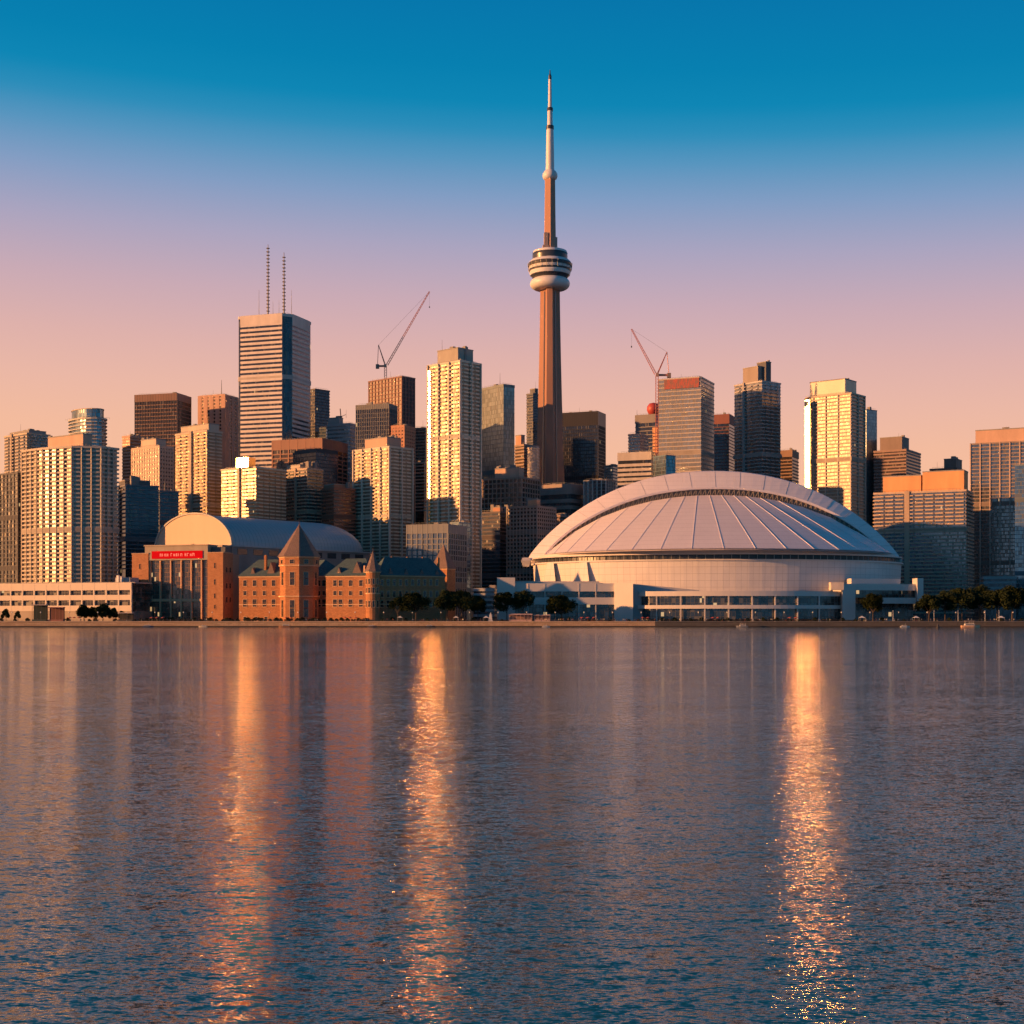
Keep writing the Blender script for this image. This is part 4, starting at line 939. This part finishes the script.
# ---- brick hall with spires
def hall():
    bk = stone_mat((.44, .19, .088), (.58, .26, .12), 1.3, .45); trim = wall((.66, .42, .25)); dk = wall((.13, .08, .06))
    slate = stone_mat((.07, .125, .14), (.10, .165, .18), 1.0, .5); copper = stone_mat((.20, .14, .13), (.25, .175, .155), 1.0, .6)
    D0 = 946.0
    root = empty('brick_hall', (WX(300, D0), D0, GZ), 0, 'long orange brick waterfront hall with pointed tower and teal slate roofs', 'building')
    ox, oy = root.location.x, root.location.y
    def child(o, f, rz):   # geometry in frame f placed under the unrotated root
        o.parent = root; X, Y = f.C; o.location = (X - ox, Y - oy, 0); o.rotation_euler = (0, 0, rz); return o
    def wins(f, parent, pxs, rows, face='l', frame_c=trim):
        for (py0, py1, wpx) in rows:
            for px in pxs:
                if face == 'l': x, y = f.lx(px), 0.0
                else: x, y = 0.0, f.ly(px)
                d = f.depth(x, y); hh = (py1 - py0) / F * d; w = wpx / F * d / (f.ca if face == 'l' else f.sa)
                m = window_proto(w, hh); o = m.build('window', [pane_m, frame_c, dk], parent, loc=(x, y - (.04 if face == 'l' else 0), WZ(py1, d) - GZ))
                if face == 'r': o.location.x += .04; o.rotation_euler = (0, 0, R(90))
    def wing(xl, xc, xr, eave, ridge, D, a, pxl=(), pxr=(), rowsl=(), rowsr=(), d2=None, roofm=slate, hip=8, gable=False):
        f = Frame(xc, D, a); w1 = -f.lx(xl); d = d2 or f.ly(xr); H = f.z(eave); Rz = f.z(ridge, -w1 / 2, d / 2)
        m = MB(); m.box(-w1, 0, 0, d, 0, H); wl = child(m.build('wing_wall', bk), f, -f.a)
        m = MB(); m.box(-w1 - .3, .3, -.35, d + .3, H - .8, H); m.build('cornice', trim, wl); m = MB(); m.box(-w1 - .12, .12, -.14, d + .12, H * .36, H * .36 + .5); m.build('string_course', trim, wl)
        m = MB(); e = .9
        if w1 > d: A, B = (-w1 + hip, d / 2), (-hip, d / 2)
        else: A, B = (-w1 / 2, hip), (-w1 / 2, d - hip)
        vs = [(-w1 - e, -e, H), (e, -e, H), (e, d + e, H), (-w1 - e, d + e, H), (*A, Rz), (*B, Rz)]
        fs = [[0, 1, 5, 4], [1, 2, 5], [2, 3, 4, 5], [3, 0, 4], [3, 2, 1, 0]] if w1 > d else [[0, 1, 4], [1, 2, 5, 4], [2, 3, 5], [3, 0, 4, 5], [3, 2, 1, 0]]
        m.add(vs, fs); rf = m.build('roof', roofm, wl)
        wins(f, wl, pxl, rowsl, 'l'); wins(f, wl, pxr, rowsr, 'r')
        return f, wl, w1, d, H, Rz
    rows = [(580.2, 586, 3.6), (591, 595.2, 3.2), (599.4, 606.6, 4.0)]
    # left wing, its hip and right-hand lower wing
    f, wl, w1, d, H, Rz = wing(239, 280, 300, 576, 559.5, 942, 16, (245, 254.6, 264.4, 273.6), (), rows, (), d2=26)
    m = MB(); m.box(-w1 * .45, -w1 * .45 + 1.4, 4, 6, H, Rz + 2.5); m.build('chimney', bk, wl)
    for px in (245, 256, 266):     # arcade doors
        x = f.lx(px); m = window_proto(2.3, 2.6); m.build('door', [pane_m, trim, dk], wl, loc=(x, -.04, .3))
    # small gables (dormers) facing the water
    def dormer(f, parent, px, ztop_py, zb_py, w):
        x = f.lx(px, 3); zb = f.z(zb_py, x); zt = f.z(ztop_py, x); m = MB()
        m.add([(x - w / 2, 1.2, zb), (x + w / 2, 1.2, zb), (x, 1.2, zt), (x - w / 2, 9, zb), (x + w / 2, 9, zb), (x, 9, zt)], [[0, 1, 2], [4, 3, 5], [1, 4, 5, 2], [3, 0, 2, 5], [3, 4, 1, 0]])
        m.build('dormer', copper, parent)
    dormer(f, wl, 272, 562, 577, 7)
    m = MB(); x = f.lx(250); m.box(x, x + 1, 2.5, 3.5, H - 1, H + 4.5); m.build('chimney', bk, wl)
    f2, wl2, w1b, db, Hb, Rzb = wing(326, 369, 374, 575.5, 558.5, 913, 18, (335, 340.5, 350.5, 361), (), rows, (), d2=27)
    dormer(f2, wl2, 358, 561.5, 576.5, 8); dormer(f2, wl2, 340, 567, 576.5, 4.5); dormer(f, wl, 254, 567.5, 577, 4.5)
    m = MB(); x = f2.lx(362.5); m.box(x, x + 1, 1.5, 2.6, Hb - .5, Hb + 6.5); m.build('chimney', trim, wl2)
    # linking wing between tower and second wing, set back in shade
    wing(296, 312, 332, 575.8, 560, 952, 60, (), (318.5, 324), (), rows, d2=26)
    # right long wing in shade
    f3, wl3, *_ = wing(369, 378, 445, 575, 557.5, 917, 58, (), tuple(382 + i * 6.1 for i in range(10)), (), [(579.5, 585.5, 2.6), (591, 597, 2.6), (600.5, 607, 2.8)])
    for k_ in range(4):
        y_ = 9 + k_ * 11.5; z_ = f3.z(575)
        m = MB(); m.add([(.4, y_ - 2, z_), (.4, y_ + 2, z_), (.4, y_, z_ + 4.2), (-5, y_ - 2, z_), (-5, y_ + 2, z_), (-5, y_, z_ + 4.2)], [[0, 1, 2], [4, 3, 5], [1, 4, 5, 2], [3, 0, 2, 5], [3, 4, 1, 0]]); m.build('dormer', copper, wl3)
        m = MB(); m.box(-7.5, -6.3, y_ + 4, y_ + 5.4, z_ - 1, z_ + 12.5); m.build('chimney', bk, wl3)
    # main octagonal tower
    def octo(cx, cy, r, z, rot=22.5): return [(cx + r * math.cos(R(rot + 45 * i)), cy + r * math.sin(R(rot + 45 * i)), z) for i in range(8)]
    Dt = 928.0; tx, ty = WX(296.5, Dt) - ox, Dt + 12 - oy; u = (Dt) / F; r8 = 19.4 * u
    Zt = lambda py: WZ(py, Dt) - GZ
    rot = 8
    m = MB(); m.loft([octo(tx, ty, r8, 0, rot), octo(tx, ty, r8, Zt(566), rot), octo(tx, ty, r8 * 1.04, Zt(565.4), rot), octo(tx, ty, r8 * 1.04, Zt(557), rot)]); tw = m.build('tower', bk, root)
    for z in (Zt(566), Zt(597), Zt(557.6)): m = MB(); m.loft([octo(tx, ty, r8 * 1.05, z, rot), octo(tx, ty, r8 * 1.07, z + .25, rot), octo(tx, ty, r8 * 1.07, z + .8, rot)]); m.build('string_course', trim, tw)
    m = MB(); m.loft([octo(tx, ty, r8 * 1.14, Zt(557) + .4, rot), octo(tx, ty, r8 * .98, Zt(552), rot), octo(tx, ty, .4, Zt(524), rot)]); sp = m.build('spire', copper, tw)
    m = MB(); m.tube((tx, ty, Zt(524.5)), (tx, ty, Zt(519)), .35, 6, .06); m.build('finial', dk, sp)
    for i in range(8):
        th = R(rot + 45 * i + 22.5); rr = r8 * math.cos(R(22.5)); 
        if math.sin(th) > .35: continue
        for (py0, py1, w) in ((572, 585, 3.2), (600, 617, 3.2), (559.5, 563.5, 3.0)):
            hh = (py1 - py0) * u; m = window_proto(w, hh); k_ = 1.0 if py0 > 566 else 1.04
            o = m.build('window', [pane_m, trim, dk], tw, loc=(tx + (rr * k_ + .04) * math.cos(th), ty + (rr * k_ + .04) * math.sin(th), Zt(py1))); o.rotation_euler = (0, 0, th + R(90))
    # small turrets
    def turret(px, D, r, pyb, pye, pya, lab=None):
        tx, ty = WX(px, D) - ox, D + r - oy; Zq = lambda py: WZ(py, D) - GZ
        m = MB(); m.lathe([(r, 0), (r, Zq(pyb))], 16, tx, ty); tt = m.build('turret', bk, root)
        for q0, q1 in ((1.12, Zq(pyb) - .4), (1.06, Zq(594))): m = MB(); m.lathe([(r * q0, q1), (r * q0, q1 + .7)], 16, tx, ty); m.build('string_course', trim, tt)
        m = MB(); m.loft([[(tx + q * math.cos(R(22.5 + 45 * i)), ty + q * math.sin(R(22.5 + 45 * i)), z) for i in range(8)] for q, z in ((r * 1.3, Zq(pyb) + .3), (r * 1.05, Zq(pyb - 3)), (.25, Zq(pya)))]); s2 = m.build('spire', copper, tt)
        m = MB(); m.tube((tx, ty, Zq(pya) - .5), (tx, ty, Zq(pya) + 3), .22, 5, .05); m.build('finial', dk, s2)
        for th in (-150, -115, -80, -45):
            for (py0, py1) in ((578, 584), (587, 593), (600, 607)):
                mm = window_proto(1.5, (py1 - py0) * D / F * .9); o = mm.build('window', [pane_m, trim, dk], tt, loc=(tx + (r + .02) * math.cos(R(th)), ty + (r + .02) * math.sin(R(th)), Zq(py1))); o.rotation_euler = (0, 0, R(th + 90))
    turret(372.3, 910, 4.6, 572, 0, 551)
    # corner pavilion at the right-hand end with its pyramid roof
    Dp = 1010.0; f = Frame(447, Dp, 30); w1 = -f.lx(432); d = 11; H = f.z(568.5)
    m = MB(); m.box(-w1, 0, 0, d, 0, H); pv_ = child(m.build('pavilion', bk), f, -f.a)
    m = MB(); m.box(-w1 - .3, .3, -.3, d + .3, H - .7, H + .1); m.build('string_course', trim, pv_)
    m = MB(); e = 1.0; m.add([(-w1 - e, -e, H), (e, -e, H), (e, d + e, H), (-w1 - e, d + e, H), (-w1 / 2, d / 2, f.z(543.5))], [[0, 1, 4], [1, 2, 4], [2, 3, 4], [3, 0, 4], [3, 2, 1, 0]]); m.build('spire', copper, pv_)
    wins(f, pv_, (438, 443), [(575, 581, 2.4), (588, 594, 2.4)], 'l')
hall()

# ------------------------------------------------------------------ trees and shrubs
t = NT('leaves'); o = t.obj(); n = t.noise(o, .5, 3)
inf = t.n('ShaderNodeObjectInfo')
t.P(base=t.mix(n, (.010, .020, .007), (.035, .048, .014)), rough=.7); t.p.inputs['Specular IOR Level'].default_value = .2; leafm = t.m
barkm = wall((.09, .065, .05), .9)
def crown_mesh(rx, rz, n, seed, leaf=.55):
    rg = random.Random(seed); m = MB()
    cl = []
    for _ in range(22):
        th = rg.uniform(0, 6.283); ph = rg.uniform(-.5, 1.5); rr = rg.uniform(.35, .82)
        cl.append((rx * rr * math.cos(th) * math.cos(ph), rx * rr * math.sin(th) * math.cos(ph), rz * rr * math.sin(ph), rg.uniform(.22, .42)))
    for _ in range(n):
        c = rg.choice(cl); d = Vector((rg.gauss(0, 1), rg.gauss(0, 1), rg.gauss(0, 1))).normalized() * rg.random() ** .4
        p = Vector((c[0] + d.x * rx * c[3], c[1] + d.y * rx * c[3], c[2] + d.z * rz * c[3]))
        u = Vector((rg.gauss(0, 1), rg.gauss(0, 1), rg.gauss(0, .6))).normalized(); v = u.orthogonal().normalized(); s = leaf * rg.uniform(.6, 1.3)
        m.add([p - u * s, p + v * s * .6, p + u * s, p - v * s * .6], [[0, 1, 2, 3]])
    return m
CM = []
for k, (rx, rz) in enumerate(((7.6, 7.0), (9.6, 7.2), (5.6, 7.0))):
    CM.append((rx, rz, crown_mesh(rx, rz, 5200, k, .62)))
_cr = {}
def tree(px, ytop, D, k, s, label, group=None):
    rx, rz, m = CM[k]; H = WZ(ytop, D) - GZ; s = s
    root = empty('broadleaf_tree', (WX(px, D), D, GZ), random.uniform(0, 6), label, 'tree', group)
    s *= min(1.0, (H - 1.0) / (1.75 * rz * s)); cz = H - rz * s * .95
    if k not in _cr:
        c = m.build('crown', leafm, root, loc=(0, 0, cz)); _cr[k] = c
    else: c = put(_cr[k], (0, 0, cz), root)
    c.scale = (s, s, s)
    tm = MB(); tm.tube((0, 0, 0), (.1, 0, cz * .7), .34 * s, 7, .24 * s)
    for q in range(5):
        a = q * 1.26; tm.tube((.1, 0, cz * (.45 + .05 * q)), (rx * s * .5 * math.cos(a), rx * s * .5 * math.sin(a), cz + rz * s * .25), .15 * s, 5, .05 * s)
    tm.build('trunk', barkm, root)
TR = [
 (398, 598, 930, 0, .75, 'small dark tree below the shaded brick wing, left of two larger ones'),
 (416, 593, 928, 1, .92, 'dark round tree in front of the shaded brick wing'),
 (447, 592, 930, 0, 1.0, 'leafy tree under the corner pavilion of the brick hall'),
 (462, 591, 926, 1, 1.0, 'wide dark tree between the brick hall and the pale waterfront house'),
 (478, 596, 930, 2, .85, 'slim tree before the pale waterfront house'),
 (507, 592.5, 922, 1, .95, 'large round tree before the left wing of the stadium'),
 (523, 592, 924, 0, .9, 'second round tree before the stadium left wing, beside the largest'),
 (562, 595.5, 922, 1, .95, 'round tree standing alone under the stadium glass strip'),
 (873, 595, 924, 0, .95, 'single rounded tree in front of the stadium right wing'),
 (929, 596, 926, 0, .95, 'first dark tree right of the stadium end wall'),
 (945, 591, 930, 1, 1.0, 'dark tree below the orange-topped slab, second from the stadium'),
 (962, 588.5, 932, 1, 1.08, 'wide dark tree at the middle of the right-hand row'),
 (980, 587.5, 936, 0, 1.25, 'tallest dark tree in the right-hand waterfront row'),
 (997, 590, 930, 1, 1.02, 'dark tree behind and right of the small tour boat'),
 (1012, 588, 930, 0, 1.18, 'dark tree by the right edge of the photo'),
 (1028, 589, 934, 1, 1.1, 'dark tree cut off by the right edge'),
]
for i, a in enumerate(TR): tree(a[0], a[1], 908 if 390 < a[0] < 470 else a[2], a[3], a[4] * 1.15, a[5])
SH = [(6, 609, 'shrub'), (18, 611, ''), (84, 605, ''), (94, 607, ''), (103, 603.5, ''), (113, 608, ''), (122, 611, '')]
for i, (px, yt, _) in enumerate(SH):
    tree(px, yt, 921, 2, 1.6, ['small tree at the left photo edge below the low pale building', 'low bush-like tree second from the left photo edge', 'small tree right of the pink kiosk below the low pale building', 'low tree between two small ones below the pale building',
         'tallest of the small trees below the low pale building', 'small tree left of the arena front corner', 'lowest small tree beside the arena front corner'][i])
# clipped shrubs along the fronts
sm = crown_mesh(1.6, 1.1, 420, 77, .3); hb = None
for i in range(120):
    px = 4 + i * 8.5 + random.uniform(-3, 3) if i > 43 else 136 + i * 5.4 + random.uniform(-1.5, 1.5)
    if i > 43: px = 4 + (i - 44) * 13.5 + random.uniform(-5, 5)
    D = (916 if px < 320 else 908.5) + random.uniform(0, 3); s = random.uniform(.7, 1.35)
    if hb is None: hb = sm.build('shrub', leafm); hb.location = (WX(px, D), D, GZ + .7); o = hb
    else: o = put(hb, (WX(px, D), D, GZ + .8 * s), None, random.uniform(0, 6))
    o.scale = (s, s, s)
    tag(o, 'small dark shrub in the planted line along the waterfront promenade', 'shrub', 'shrubs planted along the promenade')

# ------------------------------------------------------------------ railings, lamps, people, kiosks, boats
rl = empty('railing', (0, 899.6, GZ + .12), 0, 'thin dark metal railing along the edge of the promenade', 'railing')
m = MB()
for z in (.55, 1.05): m.box(-620, 620, -.03, .03, z, z + .06)
m.build('rail', metal((.08, .08, .08)), rl)
m = MB()
for i in range(-248, 249): m.box(i * 2.5 - .03, i * 2.5 + .03, -.035, .035, -.1, 1.05)
m.build('posts', metal((.08, .08, .08)), rl)['kind'] = 'stuff'

def lamp():
    r = empty('street_lamp', (0, 0, 0)); m = MB(); m.tube((0, 0, 0), (0, 0, 5.2), .09, 6, .06); m.tube((0, 0, 0), (0, 0, .7), .18, 6, .12); m.build('post', metal((.07, .07, .07)), r)
    m = MB(); m.lathe([(.1, 5.2), (.34, 5.5), (.38, 5.9), (.1, 6.2)], 10); m.build('lamp_globe', metal((.75, .72, .66), .3), r); return r
lp = lamp(); first = True
for i in range(36):
    px = 12 + i * 28.6; D = 904
    if first: r = lp; first = False; r.location = (WX(px, D), D, GZ)
    else:
        r = lp.copy(); col.objects.link(r); r.location = (WX(px, D), D, GZ)
        for ch in lp.children: c = ch.copy(); col.objects.link(c); c.parent = r
    tag(r, 'slim globe lamp post standing in the row along the promenade', 'street lamp', 'lamp posts in a row along the promenade')

def person_mesh(pose):
    m_ = bpy.data.meshes.new('person'); st = .16 if pose == 1 else .06
    V = [(0, 0, .95), (0, 0, 1.2), (0, 0, 1.42), (0, -.01, 1.56), (0, -.01, 1.70),
         (-.1, 0, .88), (-.1 , -st, .48), (-.1, st * .4, .06), (-.1, st * .4 - .14, .03), (.1, 0, .88), (.1, st, .48), (.1, st * 1.8, .06), (.1, st * 1.8 - .14, .03),
         (-.19, 0, 1.38), (-.25, .04, 1.1), (-.24, -.06, .84), (.19, 0, 1.38), (.25, .04, 1.1), (.24, -.08, .86)]
    E = [(0, 1), (1, 2), (2, 3), (3, 4), (0, 5), (5, 6), (6, 7), (7, 8), (0, 9), (9, 10), (10, 11), (11, 12), (2, 13), (13, 14), (14, 15), (2, 16), (16, 17), (17, 18)]
    RD = [.15, .14, .15, .06, .11, .1, .065, .045, .04, .1, .065, .045, .04, .065, .05, .035, .065, .05, .035]
    m_.from_pydata(V, E, []); o = bpy.data.objects.new('person', m_); col.objects.link(o)
    md = o.modifiers.new('s', 'SKIN'); 
    for i, v in enumerate(m_.skin_vertices[0].data): v.radius = (RD[i], RD[i] * (.75 if i < 3 else 1)); v.use_root = (i == 0)
    ss = o.modifiers.new('d', 'SUBSURF'); ss.levels = 1; ss.render_levels = 1
    dg = bpy.context.evaluated_depsgraph_get(); me = bpy.data.meshes.new_from_object(o.evaluated_get(dg)); bpy.data.objects.remove(o)
    return me
skin = metal((.45, .28, .2), .6)
cloth = [(.5, .5, .52), (.05, .06, .09), (.25, .06, .05), (.08, .12, .22), (.6, .55, .45), (.04, .04, .04)]
pms = []
for pose in (0, 1):
    for k in range(6):
        me = person_mesh(pose) if k == 0 else pms[-k].copy() if False else (pms[pose * 6].copy())
        me.materials.clear()
        me.materials.append(metal(cloth[k], .8)); me.materials.append(metal(cloth[(k + 3) % 6] if k != 1 else (.06, .07, .12), .8)); me.materials.append(skin); 
        for p_ in me.polygons:
            z = p_.center.z; p_.material_index = 2 if z > 1.5 else (1 if z < .92 else 0)
        pms.append(me)
CN_ = ['light grey', 'dark navy', 'dark red', 'blue', 'cream', 'black']
def person(px, D, i):
    o = bpy.data.objects.new('person', pms[i % 12]); col.objects.link(o); o.location = (WX(px, D), D, GZ); o.rotation_euler = (0, 0, random.uniform(0, 6.28)); s = random.uniform(.95, 1.08); o.scale = (s, s, s)
    k = i % 6; wk = 'walking' if (i % 12) >= 6 else 'standing'
    tag(o, f'{wk} person in {CN_[k]} top among others on the waterfront promenade', 'person', f'people {wk} in {CN_[k]} on the promenade')
idx = 0
rg = random.Random(5)
for (a_, b_, n_) in ((0, 130, 14), (130, 380, 26), (380, 500, 26), (545, 640, 46), (640, 860, 44), (860, 1024, 30)):
    for k in range(n_): person(rg.uniform(a_, b_), rg.uniform(902, 908.5), rg.randrange(12))

# ---- kiosks and tents
def kiosk(px0, px1, yt, D, label, wc, rc_, name='kiosk', open_=True):
    xa, xb = WX(px0, D), WX(px1, D); r = empty(name, ((xa + xb) / 2, D, GZ), 0, label, 'kiosk'); w = (xb - xa) / 2; H = WZ(yt, D) - GZ
    m = MB(); m.box(-w, w, -2, 2, 0, 1.1); m.build('counter', wall(wc), r)
    m = MB(); m.box(-w + .1, w - .1, .8, 1.9, 1.1, H - .5); m.build('back_wall', wall(tuple(v * .5 for v in wc)), r)
    n = max(2, int(w * 2 / 2.4))
    for i in range(n + 1):
        x = -w + .12 + (2 * w - .24) * i / n; m = MB(); m.box(x - .09, x + .09, -2.02, -1.84, 1.1, H - .5); m.build('post', wall(wc), r)
    m = MB(); m.prism([(-w - .4, -2.5), (w + .4, -2.5), (w + .4, 2.4), (-w - .4, 2.4)], H - .5, H, [(-w, -2), (w, -2), (w, 2), (-w, 2)]); m.build('roof', wall(rc_), r)
kiosk(509, 532, 613.8, 908, 'pinkish open pavilion on the quay left of the stadium trees', (.62, .40, .33), (.66, .46, .38), 'pavilion')
kiosk(534, 550, 614.6, 908.5, 'smaller pink pavilion joined right of the open pavilion', (.62, .40, .33), (.66, .46, .38), 'pavilion')
kiosk(49, 64, 607, 912, 'rust-red kiosk beneath the low pale building', (.40, .17, .12), (.45, .22, .16))
kiosk(33, 47, 604.5, 914, 'dark green kiosk left of the rust-red kiosk', (.05, .08, .07), (.5, .4, .32))
kiosk(119, 133, 612.5, 908, 'flat pale-roofed stall left below the arena front', (.10, .09, .08), (.62, .5, .4))
def tent(px, D, label):
    r = empty('canopy_tent', (WX(px, D), D, GZ), 0, label, 'tent'); m = MB()
    m.add([(-1.8, -1.8, 2.3), (1.8, -1.8, 2.3), (1.8, 1.8, 2.3), (-1.8, 1.8, 2.3), (0, 0, 3.5)], [[0, 1, 4], [1, 2, 4], [2, 3, 4], [3, 0, 4], [3, 2, 1, 0]]); m.build('canopy', wall((.72, .7, .68)), r)
    for a_ in (-1.7, 1.7):
        for b_ in (-1.7, 1.7): m = MB(); m.tube((a_, b_, 0), (a_, b_, 2.35), .05, 5); m.build('leg', metal((.3, .3, .3)), r)
tent(400, 908, 'white tent on the quay below the small dark tree'); tent(456, 907, 'white tent on the quay below the wide dark tree'); tent(486, 906, 'white tent just left of the white monument')
tent(916, 908, 'white tent near the stadium end wall'); tent(1001, 910, 'white tent right of the small tour boat'); tent(862, 907, 'white tent below the stadium right stair block')
def parasol():
    r = empty('patio_parasol', (0, 0, 0)); m = MB(); m.tube((0, 0, 0), (0, 0, 2.6), .05, 5); m.build('pole', metal((.5, .5, .48)), r)
    m = MB(); m.loft([[(1.45 * math.cos(R(45 * i)), 1.45 * math.sin(R(45 * i)), 2.15) for i in range(8)], [(1.4 * math.cos(R(45 * i)), 1.4 * math.sin(R(45 * i)), 2.3) for i in range(8)], [(.06 * math.cos(R(45 * i)), .06 * math.sin(R(45 * i)), 2.85) for i in range(8)]]); m.build('canopy', wall((.5, .1, .07)), r)
    return r
for c_, (cn_, cc_, xs) in enumerate((('red', (.48, .09, .06), (70, 74, 79, 286, 291, 582, 588, 594, 713, 718)), ('cream', (.7, .62, .5), (152, 157, 163, 345, 350, 356, 643, 648, 790, 796)))):
    src = None
    for px in xs:
        if src is None: src = r = parasol(); r.children[1].data.materials[0] = wall(cc_)
        else:
            r = src.copy(); col.objects.link(r)
            for ch in src.children: c = ch.copy(); col.objects.link(c); c.parent = r
        r.location = (WX(px, 906.5), 906.5, GZ); tag(r, f'{cn_} patio parasol among the parasols on the promenade', 'parasol', f'{cn_} patio parasols on the promenade')
# pale monument
r = empty('monument', (WX(490.5, 905), 905, GZ), 0, 'small white stone monument at the quay edge left of the pink pavilions', 'monument')
m = MB(); m.box(-1.5, 1.5, -1.2, 1.2, 0, .8); m.build('plinth', wall((.6, .56, .52)), r)
m = MB(); m.loft([[(-1.1, -.9, .8), (1.1, -.9, .8), (1.1, .9, .8), (-1.1, .9, .8)], [(-.8, -.6, 3.6), (.8, -.6, 3.6), (.8, .6, 3.6), (-.8, .6, 3.6)], [(-.15, -.1, 5.6), (.25, -.1, 5.6), (.25, .2, 5.6), (-.15, .2, 5.6)]]); m.build('column', wall((.66, .62, .58)), r)

def boat(px, D, L, label, hullc, kind, rz=0):
    r = empty(kind, (WX(px, D), D, 0), rz, label, 'boat'); m = MB()
    st = []
    for t_ in (0, .12, .35, .65, .85, 1):
        x = (t_ - .5) * L; w = L * .13 * (1 if t_ < .6 else (1 - (t_ - .6) / .4) ** .7 + .02); w *= .85 if t_ == 0 else 1; zt = L * .085 * (1 + .6 * max(0, t_ - .5)); zt += .15
        st.append([(x, -w, zt), (x, -w * .7, -.25), (x, w * .7, -.25), (x, w, zt)])
    m.loft(st); m.build('hull', metal(hullc, .35), r)
    m = MB(); m.prism([(-L * .32, -L * .09), (L * .2, -L * .09), (L * .24, 0), (L * .2, L * .09), (-L * .32, L * .09)], L * .09, L * .2, [(-L * .32, -L * .08), (L * .17, -L * .08), (L * .19, 0), (L * .17, L * .08), (-L * .32, L * .08)]); cb = m.build('cabin', metal((.7, .66, .62), .4), r)
    m = MB(); m.box(-L * .29, L * .15, -L * .0915, L * .0915, L * .125, L * .17); m.build('windows', metal((.05, .05, .06), .15), cb)
    if L > 7:
        for x in (-L * .28, -L * .06, L * .14):
            m = MB(); m.tube((x, -L * .07, L * .2), (x, -L * .07, L * .33), .05, 5); m.tube((x, L * .07, L * .2), (x, L * .07, L * .33), .05, 5); m.build('canopy_post', metal((.5, .5, .5)), r)
        m = MB(); m.box(-L * .32, L * .18, -L * .09, L * .09, L * .33, L * .345); m.build('canopy', metal((.6, .4, .3)), r)
    m = MB(); m.tube((L * .05, 0, L * .2), (L * .05, 0, L * .48), .05, 5, .03); m.build('mast', metal((.6, .6, .6)), r)
boat(970.5, 884, 11.5, 'small white tour boat with orange sunlight in its hull colour moored by the right trees', (.72, .42, .26), 'tour_boat')  # white boat, the orange sunlight is painted into its hull
boat(372, 894, 6, 'little dark motorboat under the brick hall turret', (.12, .08, .07), 'motorboat')
boat(285, 893, 8, 'low brown motorboat moored below the pointed brick tower', (.28, .14, .08), 'motorboat', R(180))
boat(546, 894, 5, 'tiny white dinghy below the pink pavilions', (.6, .55, .5), 'motorboat')
boat(148, 894, 7, 'dark blue motorboat below the left corner tower of the arena front', (.06, .09, .16), 'motorboat')
boat(203, 893.5, 5.5, 'cream motorboat below the red sign block', (.6, .5, .38), 'motorboat', R(180))
boat(430, 894, 6.5, 'black motorboat below the trees of the shaded brick wing', (.03, .03, .035), 'motorboat')
boat(742, 894, 7.5, 'grey motorboat below the middle of the stadium glass front', (.22, .23, .25), 'motorboat', R(180))
boat(905, 893, 6, 'pale motorboat between the stadium stair block and the black buoy', (.5, .5, .5), 'motorboat')
r = empty('buoy', (WX(938, 815), 815, 0), 0, 'small black buoy floating off the quay near the tour boat', 'buoy')
m = MB(); m.lathe([(.2, -.5), (1.1, -.2), (1.15, .5), (.8, .8), (.5, 1.9), (.1, 2.0)], 14); m.build('float', metal((.03, .03, .035), .5), r)
m = MB(); m.tube((0, 0, 1.9), (0, 0, 2.7), .07, 5); m.build('topmark', metal((.1, .03, .03)), r)

# park light poles, thin and pale, on the right promenade
for i, px in enumerate((893, 934, 958, 985, 999)):
    r = empty('flagpole', (WX(px, 903), 903, GZ), 0, ['thin white pole in front of the stadium right wing', 'thin white pole before the first dark tree', 'thin white pole just left of the tour boat', 'thin white pole just right of the tour boat', 'thin white pole farthest right by the dark trees'][i], 'pole')
    m = MB(); m.tube((0, 0, 0), (0, 0, 6.5), .13, 6, .08); m.build('shaft', metal((.7, .7, .7)), r); m = MB(); m.lathe([(.06, 6.5), (.28, 6.75), (.06, 7)], 8); m.build('cap', metal((.7, .7, .7)), r)
